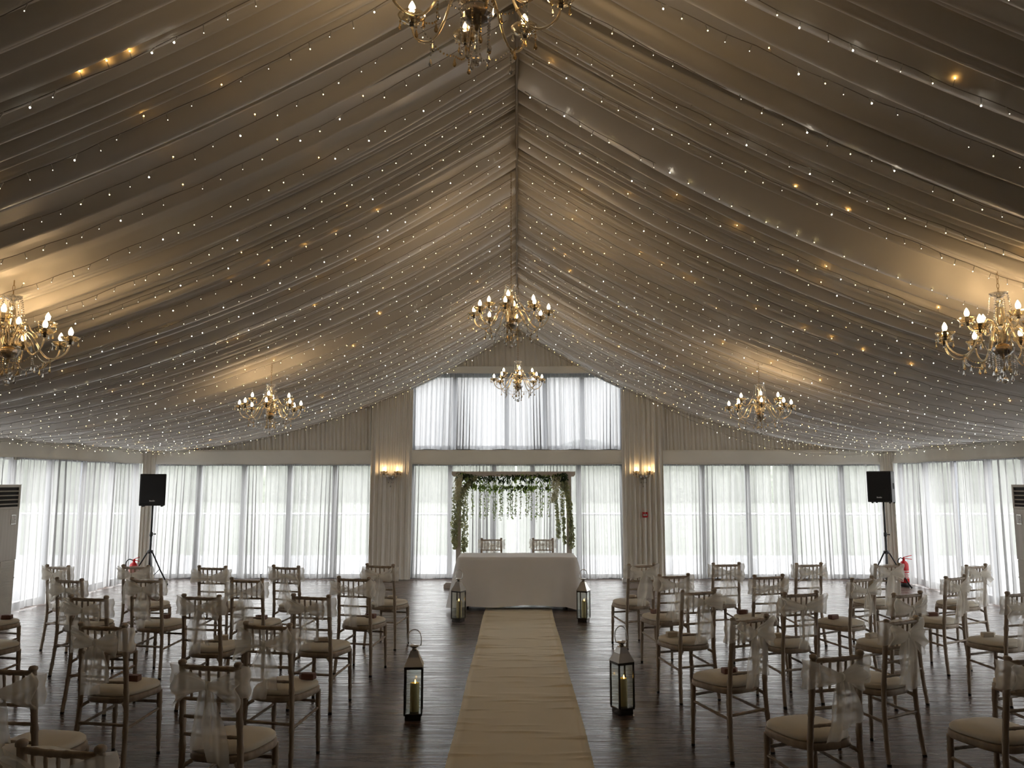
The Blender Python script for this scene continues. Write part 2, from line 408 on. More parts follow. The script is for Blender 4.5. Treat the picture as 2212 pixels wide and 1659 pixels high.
# gathered gable lining
def gather(mb, x0, x1, zlo, ztop, y, wave, amp, rg):
    n = max(8, int((x1-x0)/wave*8)); ph = rg.uniform(0, 6); cols = []
    x = x0; xs = [x0+(x1-x0)*i/n for i in range(n+1)]
    def off(x): return amp*(sin(2*pi*x/wave+ph+1.4*sin(x*3.1+ph))+.45*sin(2*pi*x/wave*1.73+ph*2))
    v = []; nz = 6
    for x in xs:
        for j in range(nz):
            t = j/(nz-1); z = zlo(x)+(ztop(x)-zlo(x))*t
            v.append((x, y-off(x+.02*t)*(1-.35*t*(1-t)), z))
    mb.add(v, [(i*nz+j, (i+1)*nz+j, (i+1)*nz+j+1, i*nz+j+1) for i in range(n) for j in range(nz-1)])
rg = random.Random(3)
mb = MB()
top = lambda x: zceil(x)+.10
gather(mb, -7.15, -2.6, lambda x: 2.40, lambda x: max(2.45, top(x)), BACK+.06, .075, .017, rg)
gather(mb, 2.6, 7.15, lambda x: 2.40, lambda x: max(2.45, top(x)), BACK+.06, .075, .017, rg)
gather(mb, -2.2, 2.2, lambda x: 4.05, top, BACK+.06, .075, .017, rg)
struct('wall_gable', mb.mesh('wall_gable', 'drape', True))

# pelmets: cloth over a board
def pelmet(axis, a0, a1, z0, z1, pos, sgn, seed, wrinkle, label):
    rg = random.Random(seed); n = int((a1-a0)/.035); nz = 7
    ks = [(rg.uniform(a0, a1), rg.uniform(.06, .2), rg.uniform(-.9, .9), rg.uniform(.3, 1)) for _ in range(int((a1-a0)*3))]
    def d(u, t):
        r = 0
        for c, w, sk, a in ks:
            q = (u-c-sk*.3*(t-.5))/w
            if abs(q) < 3: r += a*math.exp(-q*q)
        return wrinkle*r
    v = []
    for i in range(n+1):
        u = a0+(a1-a0)*i/n
        row = [(0.14, z1)]+[(-d(u, j/(nz-1)), z1+(z0-z1)*j/(nz-1)-(.006*sin(u*5+seed) if j == nz-1 else 0)) for j in range(nz)]+[(.14, z0+.012)]
        for (dd, z) in row:
            v.append((u, pos+dd, z) if axis == 'x' else (pos+sgn*dd, u, z))
    m = nz+2
    f = [(i*m+j, i*m+j+1, (i+1)*m+j+1, (i+1)*m+j) for i in range(n) for j in range(m-1)]
    o = obj('pelmet', MB().add(v, f).mesh('pelmet', 'pelmet', True)); return tag(o, label, 'pelmet', 'ivory cloth pelmets')
pelmet('x', -7.0, -2.79, 2.17, 2.45, BACK-.02, 1, 1, .007, 'ivory cloth pelmet along the back wall above the window left of the arch')
pelmet('x', -2.03, 2.03, 2.17, 2.45, BACK-.02, 1, 2, .008, 'short ivory pelmet between the two wall lights, above the flower arch')
pelmet('x', 2.79, 7.0, 2.17, 2.45, BACK-.02, 1, 3, .005, 'ivory cloth pelmet along the back wall right of the red call point')
pelmet('x', -2.3, 2.3, 3.94, 4.08, BACK-.02, 1, 4, .004, 'high narrow pelmet over the upper gable window')
pelmet('y', WINY[-1], BACK-.14, 2.18, 2.44, -SIDE+.03, -1, 5, .028, 'creased ivory pelmet running along the left side wall')
pelmet('y', WINY[1], BACK-.14, 2.18, 2.44, SIDE-.03, 1, 6, .028, 'creased ivory pelmet running along the right side wall')

# voile and drapes
def hang(name, mat, axis, a0, a1, z0, z1, pos, sgn, wave, amp, seed, head=.5, nz=14, flare=0, hem=0.0, sway=.03, over=0.0):
    rg = random.Random(seed); ph = [rg.uniform(0, 6.28) for _ in range(8)]
    n = max(12, int((a1-a0)/wave*(16 if over else 10)))
    def fold(u, t):
        a = 2*pi*u/wave
        base = sin(a+1.5*sin(u*2.3+ph[0])+.9*sin(u*5.7+ph[1]))*(.75+.45*sin(u*3.7+ph[2]))
        fine = .5*sin(a*2.35+ph[3]+1.1*sin(u*7+ph[4]))
        low = base+.35*sin(a*.53+ph[5])
        k = t**.6
        return amp*((1-k)*(head*fine+.35*base)+k*(low+.22*fine))
    v = []
    for i in range(n+1):
        u = a0+(a1-a0)*i/n
        for j in range(nz+1):
            t = j/nz; z = z1+(z0-z1)*t
            if j == nz: z += hem*(.5+.5*sin(u*9+ph[6]))
            uu = u+sway*t*sin(u*1.7+ph[7])+flare*t*t*(u-(a0+a1)/2)
            d = fold(u, t)
            if over:
                e = min(1, (u-a0)/.06, (a1-u)/.06)
                uu += over*max(0, e)*(.35+.65*t**.5)*(.55+.6*sin(u*4.3+ph[2])+.4*sin(u*9.1+ph[5]))*sin(4*pi*u/wave+3*sin(u*2.3+ph[0])+1.8*sin(u*5.7+ph[1])+.5*sin(u*13+ph[3]))
            v.append((uu, pos-d, z) if axis == 'x' else (pos-sgn*d, uu, z))
    m = nz+1
    f = [(i*m+j, i*m+j+1, (i+1)*m+j+1, (i+1)*m+j) for i in range(n) for j in range(nz)]
    return obj(name, MB().add(v, f).mesh(name, mat, True))
G = 'white voile curtains over the windows'
def voile(axis, a0, a1, z0, z1, pos, sgn, seed, label, **k):
    o = hang('voile_curtain', k.pop('mat', 'voile'), axis, a0, a1, z0, z1, pos, sgn, k.pop('wave', .15), k.pop('amp', .05), seed, hem=.02, over=k.pop('over', .034), **k)
    tag(o, label, 'curtain', G)
voile('x', -7.06, -4.90, .012, 2.24, BACK+.08, 1, 11, 'white voile curtain on the back wall beside the left loudspeaker')
voile('x', -4.86, -2.70, .012, 2.24, BACK+.08, 1, 12, 'white voile curtain on the back wall just left of the left taupe drape')
voile('x', -2.10, -.04, .012, 2.24, BACK+.08, 1, 13, 'white voile curtain behind the left half of the flower arch')
voile('x', .0, 2.10, .012, 2.24, BACK+.08, 1, 14, 'white voile curtain behind the right half of the flower arch', wave=.11)
voile('x', 2.70, 4.88, .012, 2.24, BACK+.08, 1, 15, 'white voile curtain on the back wall just right of the red call point drape')
voile('x', 4.92, 7.06, .012, 2.24, BACK+.08, 1, 16, 'white voile curtain on the back wall behind the right loudspeaker')
voile('x', -2.10, 2.10, 2.45, 3.98, BACK+.08, 1, 17, 'short voile curtain over the high gable window', wave=.13, mat='voile_dense', over=.018)
for s, nm in ((-1, 'left'), (1, 'right')):
    voile('y', 12.95, BACK-.1, .012, 2.24, s*SIDE, s, 20+s, 'white voile curtain on the %s side wall nearest the fire extinguisher' % nm, amp=.048, wave=.17)
    voile('y', 10.73, 12.92, .012, 2.24, s*SIDE, s, 30+s, 'white voile curtain on the %s side wall next to the air unit' % nm, amp=.048, wave=.17)
    voile('y', WINY[s], 10.68, .012, 2.24, s*SIDE, s, 40+s, 'long voile curtain on the %s side wall behind and before the air unit' % nm, amp=.03, wave=.16, nz=8)
Gd = 'heavy taupe drapes'
def drape(x0, x1, ztop, seed, label, pos=BACK-.05):
    o = hang('drape', 'drape', 'x', x0, x1, .012, ztop, pos, 1, .10, .035, seed, head=.9, nz=10, sway=.012)
    tag(o, label, 'drape', Gd)
drape(-2.80, -2.01, 3.62, 51, 'taupe drape behind the left wall light')
drape(2.01, 2.80, 3.62, 52, 'taupe drape carrying the right wall light and red call point')
for s, nm in ((-1, 'left'), (1, 'right')):
    rgd = random.Random(60+s); mb = MB()
    def cf(u, v, s=s):
        a = u*pi/2; x = s*(SIDE+.02-.17*(1-sin(a))-.0); y = BACK+.02-.17*(1-cos(a))
        k = .018*sin(u*20+s)*(.7+.3*sin(v*3))
        return (x-s*k*.7-s*.06, y-k*.7-.06, .012+2.50*v)
    mb.grid(cf, 60, 10)
    o = obj('corner_drape', mb.mesh('corner_drape', 'drape', True)); tag(o, 'taupe drape gathered in the back %s corner of the hall' % nm, 'drape', Gd)

# ------------------------------------------------------------------ outside
o = struct('patio', MB().box(-40, 40, BACK+.4, 20.6, -.12, -.03).box(-40, -7.6, -10, BACK+.4, -.12, -.03).box(7.6, 40, -10, BACK+.4, -.12, -.03).mesh('patio', 'patio', False))
o = struct('lawn', MB().box(-90, 90, 20.6, 120, -.15, -.06).mesh('lawn', 'lawn', False))
t = thing('glass_balustrade', (0, 19.2, -.03), 'glass balustrade with white top rail on the patio beyond the voile', 'balustrade')
mb = MB().tube([(-12, 0, 1.10), (12, 0, 1.10)], .03, 8); obj('top_rail', mb.mesh('top_rail', 'fence'), t)
for k in range(17):
    x = -12+1.5*k; obj('post', MB().box(x-.025, x+.025, -.025, .025, 0, 1.08).mesh('post', 'fence', False), t)
    if k < 16: obj('glass_panel', MB().box(x+.06, x+1.44, -.006, .006, .08, 1.0).mesh('glass_panel', 'pane', False), t)
rg = random.Random(8)
def hfn(u, v): return (-70+140*u, 78+2.5*cos(pi*v)+.5*sin(u*90), max(-.06, (5.2+.5*sin(u*37)+.4*sin(u*83))*sin(pi*v)-.06))
o = obj('far_hedge', MB().grid(hfn, 120, 9).mesh('far_hedge', 'hedge')); tag(o, 'dark hedge far across the lawn, faint through the voile', 'hedge', kind='stuff')

# ------------------------------------------------------------------ aisle runner
rr = random.Random(5)
wr = [(rr.uniform(2, 11.8), rr.uniform(.012, .03), rr.choice([-1, 1, 0]), rr.uniform(.1, .6), rr.uniform(.25, 1), rr.uniform(-.06, .06)) for _ in range(150)]
def runner_fn(u, v):
    y = 1.5+(11.86-1.5)*v; x = -.465+.965*u; h = 0
    q = 2*u-1
    for (c, w, side, reach, a, sl) in wr:
        dy = (y-c-sl*q)/w
        if abs(dy) < 2.6:
            e = math.exp(-dy*dy); k = math.exp(-((q-side*.95)/reach)**2) if side else math.exp(-((q+.4*sl*10)/reach)**2)*.6
            h += a*e*k
    return (x+.004*sin(y*2.2), y, .006+.015*min(1.5, h))
mb = MB().grid(runner_fn, 17, 720)
nv = 720; nb = 17*nv
base = [(p[0], p[1], .0005) for p in mb.v]
edge = [i*nv for i in range(17)]+[16*nv+j for j in range(1, nv)]+[i*nv+nv-1 for i in range(15, -1, -1)]+[j for j in range(nv-2, 0, -1)]
ne = len(edge); ev = [base[i] for i in edge]
o0 = len(mb.v); mb.v += ev
for i in range(ne): j = (i+1) % ne; mb.f.append((edge[i], edge[j], o0+j, o0+i)); mb.m.append(0)
o = obj('aisle_runner', mb.mesh('aisle_runner', 'runner')); tag(o, 'pale gold cloth runner laid down the aisle to the table', 'carpet runner')

# ------------------------------------------------------------------ chairs
def node_tube(mb, pts, r0, r1, nodes, n=8, k=40, bump=.20, mi=0):
    P = spline(pts, k) if len(pts) > 2 else [Vector(pts[0]).lerp(Vector(pts[1]), i/(k-1)) for i in range(k)]
    L = (P[-1]-P[0]).length; rad = []
    for i in range(k):
        t = i/(k-1); r = r0+(r1-r0)*t
        for q in nodes:
            d = abs(t-q)*L
            r *= 1+bump*math.exp(-(d/.008)**2)
        rad.append(r)
    mb.tube(P, rad, n, mi)
def dark_tip(mb, z):
    for i, f in enumerate(mb.f):
        if max(mb.v[j][2] for j in f) < z: mb.m[i] = 1
def post_y(z): return .045*(.92-z)/.47
CM = {}
def seat_outline(a):
    e = 2/3.2; c, s_ = cos(a), sin(a)
    y = .25+.195*math.copysign(abs(s_)**e, s_); t = (y-.055)/.39
    return (.172+.028*t)*math.copysign(abs(c)**e, c), y
def ringmesh(rings, n=36, mi=0):
    mb = MB(); v = []
    for (k, z) in rings:
        for j in range(n):
            x, y = seat_outline(2*pi*j/n); v.append((x*k, .25+(y-.25)*k, z))
    f = [(i*n+j, i*n+(j+1) % n, (i+1)*n+(j+1) % n, (i+1)*n+j) for i in range(len(rings)-1) for j in range(n)]
    f.append(tuple(range(n-1, -1, -1))); f.append(tuple((len(rings)-1)*n+j for j in range(n)))
    mb.add(v, f, mi); return mb
CM['cushion'] = ringmesh([(.93, .455), (.985, .458), (1.0, .466), (.99, .478), (.93, .489), (.8, .497), (.6, .503), (.3, .506), (.05, .507)]).mesh('cushion', 'cushion')
CM['seat_frame'] = ringmesh([(.97, .412), (1.02, .416), (1.035, .425), (1.035, .445), (1.02, .452), (.96, .455)]).mesh('seat_frame', 'limewash')
for s in (-1, 1):
    mb = MB(); node_tube(mb, [(s*.188, .018, 0), (s*.176, .04, .22), (s*.166, .046, .44), (s*.161, .025, .68), (s*.158, 0, .915)], .0155, .0165, [.12, .135, .28, .295, .55, .565, .68, .695, .80, .815, .93], 9, 64)
    mb.lathe([(.0165, 0), (.021, .004), (.022, .012), (.019, .02), (.01, .025), (1e-4, .026)], 9, 0, (s*.158, 0, .905), cap=False); dark_tip(mb, .022)
    CM['back_post', s] = mb.mesh('back_post', ['limewash', 'rubber'])
    mb = MB(); node_tube(mb, [(s*.172, .408, 0), (s*.166, .395, .425)], .0125, .0185, [.25, .28, .55, .58, .80], 9, 48); dark_tip(mb, .02)
    CM['front_leg', s] = mb.mesh('front_leg', ['limewash', 'rubber'])
def rail(z, r, nodes): 
    mb = MB(); y = post_y(z); node_tube(mb, [(-.16, y, z), (0, y-.012, z), (.16, y, z)], r, r, nodes, 8, 40); return mb.mesh('rail', 'limewash')
CM['top_rail'] = rail(.893, .0125, [.2, .4, .6, .8])
for i, z in enumerate((.735, .645, .555)): CM['rail', i] = rail(z, .0088, [.15, .35, .5, .65, .85])
for i in range(5):
    x = (i-2)*.052; mb = MB(); node_tube(mb, [(x, post_y(.735)-.010*(1-abs(i-2)/4), .735), (x*1.03, post_y(.893)-.011*(1-abs(i-2)/4), .893)], .0068, .0068, [.2, .5, .8], 7, 16)
    CM['spindle', i] = mb.mesh('spindle', 'limewash')
ST = [((-.168, .40, .345), (.168, .40, .345)), ((-.173, .042, .29), (.173, .042, .29)), ((-.175, .042, .265), (-.169, .402, .305)), ((.175, .042, .265), (.169, .402, .305))]
for i, (a, b) in enumerate(ST):
    mb = MB(); node_tube(mb, [a, b], .0095, .0095, [.15, .32, .5, .68, .85], 7, 32); CM['stretcher', i] = mb.mesh('stretcher', 'limewash')
# corner brackets under the seat
for s in (-1, 1):
    mb = MB().tube(spline([(s*.170, .044, .35), (s*.160, .05, .39), (s*.125, .075, .415)], 6), [.009, .011, .012, .012, .012, .012], 6)
    CM['bracket', s] = mb.mesh('seat_bracket', 'limewash')
# sash meshes
def sash_set(seed):
    g = random.Random(seed); zc = .812+g.uniform(-.02, .012); kx = g.uniform(-.025, .025); ph = [g.uniform(0, 6.28) for _ in range(10)]
    D = {}
    path = []
    for i in range(25): path.append((-.19+.38*i/24, -.032, 'b'))
    for i in range(1, 6): a = -pi/2+pi*i/6; path.append((.19+.03*cos(a), .034*sin(a), 'c'))
    for i in range(13): path.append((.19-.38*i/12, .034, 'f'))
    for i in range(1, 6): a = pi/2+pi*i/6; path.append((-.19+.03*cos(a), .034*sin(a), 'c'))
    np_ = len(path)
    def wf(u, v):
        x, y, k = path[int(round(u*np_)) % np_]; q = min(1, abs(x-kx)/.19)
        if k == 'b': h = .028+.122*q**.75; z = zc+.02*q+(v-.5)*h; yy = y-.012*(1-q)-.006*sin(v*22+ph[0])*(1-.6*q)
        elif k == 'c': h = .150; z = zc+.02+(v-.5)*h; yy = y; x += .006*sin(v*11+ph[1])
        else: h = .14; z = zc+.015+(v-.5)*h+.008*sin(x*20+ph[2]); yy = y+.004*sin(v*14+x*15+ph[3])
        return (x, yy+post_y(z), z)
    D['sash'] = MB().grid(wf, np_, 11, wrap=True).mesh('sash', 'organza')
    mb = MB(); mb.ball((kx, post_y(zc)-.05, zc), .021, 8, 6, sz=1.2); D['knot'] = mb.mesh('knot', 'organza')
    for s in (-1, 1):
        ext = g.uniform(.13, .21); dr = g.uniform(-.05, .07); fat = g.uniform(.045, .07); tw = g.uniform(-.4, .4)
        def lf(u, v, s=s, ext=ext, dr=dr, fat=fat, tw=tw):
            a = pi*u; r = sin(a)**.7; x = s*(.012+ext*r); w = .016+fat*r*(1+.25*sin(v*3+ph[4]+s))
            y = -.058+.030*cos(a)*(.3+r)-.012*sin(v*9+ph[5]+s*2)*r
            z = zc-dr*r*r+(v-.5)*2*w+.008*sin(u*8+ph[6]+v*5)
            return (kx+x+.012*sin(v*7+ph[7])*r, y+post_y(z)-tw*.04*r*(v-.5), z)
        D['loop', s] = MB().grid(lf, 19, 11).mesh('bow_loop', 'organza')
        zend = g.uniform(.43, .58); dx = g.uniform(-.01, .055); wid = g.uniform(.048, .070); sk = g.uniform(-.05, .05); fl = g.uniform(-.02, .03)
        def tf(u, v, s=s, zend=zend, dx=dx, wid=wid, sk=sk, fl=fl):
            w = .014+(wid-.004)*min(1, u*2.2)**.7*(1+.15*sin(u*7+ph[8]+s))
            x = kx+s*(.012+dx*u**.7)+fl*u+(v-.5)*2*w
            z = zc+(zend-zc)*u+(sk*(v-.5) if u > .2 else 0)*u
            y = -.055-.014*sin(u*2.4)-.012*sin((v-.5)*9+ph[9]+s+u*2.5)*min(1, u*3+.2)-(.006 if s > 0 else 0)
            return (x, y+post_y(z), z)
        D['tail', s] = MB().grid(tf, 20, 13).mesh('sash_tail', 'organza')
    return D
SASH = [sash_set(100+i) for i in range(8)]
def make_chair(loc, rz, variant, label, group, sash=True):
    t = thing('banquet_chair', loc, label, 'chair', group, rz)
    obj('seat_frame', CM['seat_frame'], t); obj('cushion', CM['cushion'], t)['label'] = 'ivory padded seat cushion'
    for s in (-1, 1): obj('back_post', CM['back_post', s], t); obj('front_leg', CM['front_leg', s], t)
    obj('top_rail', CM['top_rail'], t)
    for i in range(3): obj('back_rail', CM['rail', i], t)
    for i in range(5): obj('spindle', CM['spindle', i], t)
    for i in range(4): obj('stretcher', CM['stretcher', i], t)
    for s in (-1, 1): obj('seat_bracket', CM['bracket', s], t)
    if sash:
        D = SASH[variant]; w = obj('sash', D['sash'], t); w['label'] = 'sheer ivory organza sash tied in a bow'
        obj('knot', D['knot'], w)
        for s in (-1, 1): obj('bow_loop', D['loop', s], w); obj('sash_tail', D['tail', s], w)
    return t
# pixel of the two back-post tops of every chair in the rows, and the turn of the chair (degrees)
TOPS = [  # side, row, x0,y0,x1,y1, turn
 ('L', 0, 793, 1218.4, 849.5, 1218.4, -16), ('L', 0, 590.2, 1220.4, 645.9, 1222.7, -18), ('L', 0, 433.6, 1221.9, 484.2, 1222.7, -10), ('L', 0, 264.8, 1219.8, 321.4, 1221.3, -13), ('L', 0, 101.6, 1219.9, 148.4, 1221.9, -20),
 ('L', 1, 731, 1245.8, 797.5, 1245.8, -14), ('L', 1, 501.5, 1247.9, 565.6, 1249.3, -11), ('L', 1, 283.6, 1247.9, 348.8, 1249.9, -13), ('L', 1, 119, 1247, 181.3, 1250.7, -20),
 ('L', 2, 632.9, 1282.5, 711.7, 1285.4, -14), ('L', 2, 397.5, 1283.4, 473.5, 1285.4, -11), ('L', 2, 154.5, 1286.3, 229.6, 1286.8, -10),
 ('L', 3, 533, 1344.5, 624, 1345.5, -14), ('L', 3, 176.7, 1346, 269, 1346.9, -10),
 ('L', 4, 387.4, 1425.5, 521.7, 1432.7, -12), ('L', 5, 46, 1600, 218, 1612, -11),
 ('R', 0, 1362, 1218.1, 1409.7, 1217, 20), ('R', 0, 1543, 1216, 1594.5, 1215.2, 12), ('R', 0, 1720.6, 1217, 1773.4, 1215.2, 15), ('R', 0, 1890.7, 1218.1, 1942, 1216.5, 16), ('R', 0, 2083.5, 1221, 2132.6, 1217.5, 25),
 ('R', 1, 1429, 1240.6, 1482.4, 1239.2, 17), ('R', 1, 1633.4, 1242, 1686.8, 1240.6, 16), ('R', 1, 1841, 1249.3, 1882.9, 1244, 33), ('R', 1, 2041.7, 1245.8, 2085, 1241, 31),
 ('R', 2, 1471.8, 1276.1, 1545.4, 1271.8, 21), ('R', 2, 1692.6, 1279.6, 1766, 1275.8, 19), ('R', 2, 1932, 1281.6, 1986.8, 1276.7, 26),
 ('R', 3, 1584.4, 1335.9, 1654.5, 1327.2, 30), ('R', 3, 1914, 1339.4, 1979.6, 1330, 30),
 ('R', 4, 1753.9, 1415.3, 1859.8, 1405, 21)]
CH = []
for (sd, row, a, b, c, d, turn) in TOPS:
    p, q = at_z(a, b, .925), at_z(c, d, .925)
    CH.append([sd, row, (p.x+q.x)/2, (p.y+q.y)/2, turn])
# chairs cut by the frame edge, from the one corner of each that shows
def from_post(px, py, side, turn):
    p = at_z(px, py, .925); a = R(turn); return p.x-side*.158*cos(a), p.y-side*.158*sin(a)
def from_seat(px, py, cx, turn):
    p = at_z(px, py, .45); a = R(turn); lx, ly = cx, .40
    return p.x-(lx*cos(a)-ly*sin(a)), p.y-(lx*sin(a)+ly*cos(a))
x, y = from_seat(48, 1346, .2, -16); CH.append(['L', 2, x, y, -16])
x, y = from_seat(49, 1396, .2, -14); CH.append(['L', 3, x, y, -14])
x, y = from_post(72, 1440, 1, -11); CH.append(['L', 4, x, y, -11])
x, y = from_post(2175.9, 1278.7, -1, 22); CH.append(['R', 2, x, y, 22])
x, y = from_seat(2141, 1478, -.19, 24); CH.append(['R', 3, x, y, 24])
x, y = from_post(2175.9, 1419, -1, 18); CH.append(['R', 4, x, y, 18])
ROWN = ['front row', 'second row', 'third row', 'fourth row', 'fifth row', 'rearmost row']
CHAIRS = {}
BOXES = {('L', 0, 0): 'c', ('L', 1, 0): 'k', ('L', 1, 1): 'k', ('L', 1, 2): 'k', ('L', 0, 3): 'k', ('L', 2, 0): 'c', ('L', 2, 1): 'c', ('L', 3, 0): 'k', ('L', 3, 1): 'k', ('L', 2, 3): 'k',
         ('R', 0, 0): 'c', ('R', 1, 0): 'k', ('R', 2, 0): 'c', ('R', 0, 1): 'c', ('R', 1, 1): 'k', ('R', 2, 1): 'c', ('R', 3, 0): 'k', ('R', 1, 2): 'k', ('R', 1, 3): 'k', ('R', 2, 2): 'c', ('R', 2, 3): 'c', ('R', 3, 1): 'k'}
mbx = MB()
hexa = [(-.056, -.026), (.031, -.026), (.058, 0), (.031, .026), (-.056, .026)]
def card_box(mat):
    mb = MB(); k = len(hexa); ins = [(x*.93, y*.88) for x, y in hexa]
    v = [(x, y, 0) for x, y in ins]+[(x, y, .006) for x, y in hexa]+[(x, y, .034) for x, y in hexa]+[(x, y, .041) for x, y in ins]
    f = [tuple(range(k-1, -1, -1)), tuple(range(3*k, 4*k))]+[(r*k+i, r*k+(i+1) % k, (r+1)*k+(i+1) % k, (r+1)*k+i) for r in range(3) for i in range(k)]
    return mb.add(v, f).mesh('confetti_box', mat, False)
CB = {'k': card_box('kraft'), 'c': card_box('cream_card')}
rv = random.Random(12)
for sd in 'LR':
    for row in range(6):
        L = sorted([c for c in CH if c[0] == sd and c[1] == row], key=lambda c: abs(c[2]))
        for i, c in enumerate(L):
            side = 'left' if sd == 'L' else 'right'
            nth = 'nearest the aisle' if i == 0 else ORD[i]+' from the aisle'
            if len(L) == 1: nth = 'only one in view'
            lab = 'limewashed chair with bow, %s %s of aisle, %s' % (ROWN[row], side, nth)
            t = make_chair((c[2], c[3], 0), R(c[4]), rv.randrange(8), lab, 'limewashed chairs in rows either side of the aisle')
            b = BOXES.get((sd, row, i))
            if b:
                a = R(c[4]); lx, ly = rv.uniform(-.07, .07), rv.uniform(.22, .34)
                if sd == 'R': lx -= .04
                if sd == 'L': lx += .05
                o = obj('confetti_box', CB[b], None, (c[2]+lx*cos(a)-ly*sin(a), c[3]+lx*sin(a)+ly*cos(a), .5025), (0, 0, a+rv.uniform(-.6, .6)+(pi if sd == 'L' else 0)))
                tag(o, '%s card box on seat, %s %s of aisle, %s' % ('brown' if b == 'k' else 'cream', ROWN[row], side, nth), 'box', 'small confetti boxes on the seats')
for (px, nm, v) in ((1059.5, 'left', 1), (1175, 'right', 4)):
    p = at_z(px, 1167.5, .925)
    make_chair((p.x, 13.06, 0), pi+R(2 if px < 1100 else -2), v, 'limewashed chair with organza bow behind the white table, %s one of the pair' % nm, 'pair of chairs behind the signing table')

# ------------------------------------------------------------------ signing table and cloth
TX0, TX1, TY0, TY1, TZ = -.862, .858, 11.66, 12.40, .748
t = thing('folding_table', ((TX0+TX1)/2, (TY0+TY1)/2, 0), 'long folding table under the white cloth at the head of the aisle', 'table')
w, d = (TX1-TX0)/2-.01, (TY1-TY0)/2-.01
obj('tabletop', MB().box(-w, w, -d, d, TZ-.04, TZ-.004, bev=.008).mesh('tabletop', 'acwood', False), t)
for sx in (-1, 1):
    for sy in (-1, 1): obj('leg', MB().tube([(sx*(w-.13), sy*(d-.08), 0), (sx*(w-.16), sy*(d-.1), TZ-.04)], .016, 8).mesh('leg', 'dark'), t)
    obj('leg_brace', MB().tube([(sx*(w-.135), -(d-.083), .12), (sx*(w-.135), d-.083, .12)], .012, 6).mesh('leg_brace', 'dark'), t)
cx, cy = (TX0+TX1)/2, (TY0+TY1)/2
def cloth_fn(u, v):
    # u round the table, v from the centre of the top to the hem
    a = 2*pi*u; w, d = (TX1-TX0)/2, (TY1-TY0)/2
    c, s_ = cos(a), sin(a)
    m = max(abs(c)/w, abs(s_)/d); bx, by = c/m, s_/m
    corner = max(0, 1-abs(abs(bx)-w)/.16)*max(0, 1-abs(abs(by)-d)/.16)
    if v < .45:
        k = v/.45
        return (cx+bx*k, cy+by*k, TZ+.0015*sin(bx*k*14)+.002)
    k = (v-.45)/.55; drop = .685*k
    nx, ny = (c/abs(c) if abs(bx) > w-.001 else 0), (s_/abs(s_) if abs(by) > d-.001 else 0)
    out = .004+.022*k+.030*k*sin(bx*7+by*9+1.1)**3*(1 if abs(ny) else .6)+corner*.10*k
    rl = .012*(1-math.exp(-k*20))
    hem = .012*sin(bx*5+.4)*k if True else 0
    return (cx+bx+nx*(out+rl)+corner*k*.05*(1 if bx > 0 else -1), cy+by+ny*(out+rl)+corner*k*.03*(1 if by > 0 else -1), TZ+.002-.004*min(1, k*30)-drop+hem-corner*k*.03)
mb = MB().grid(cloth_fn, 220, 34, wrap=True)
o = obj('tablecloth', mb.mesh('tablecloth', 'linen')); tag(o, 'white linen cloth draped over the signing table almost to the floor', 'tablecloth')

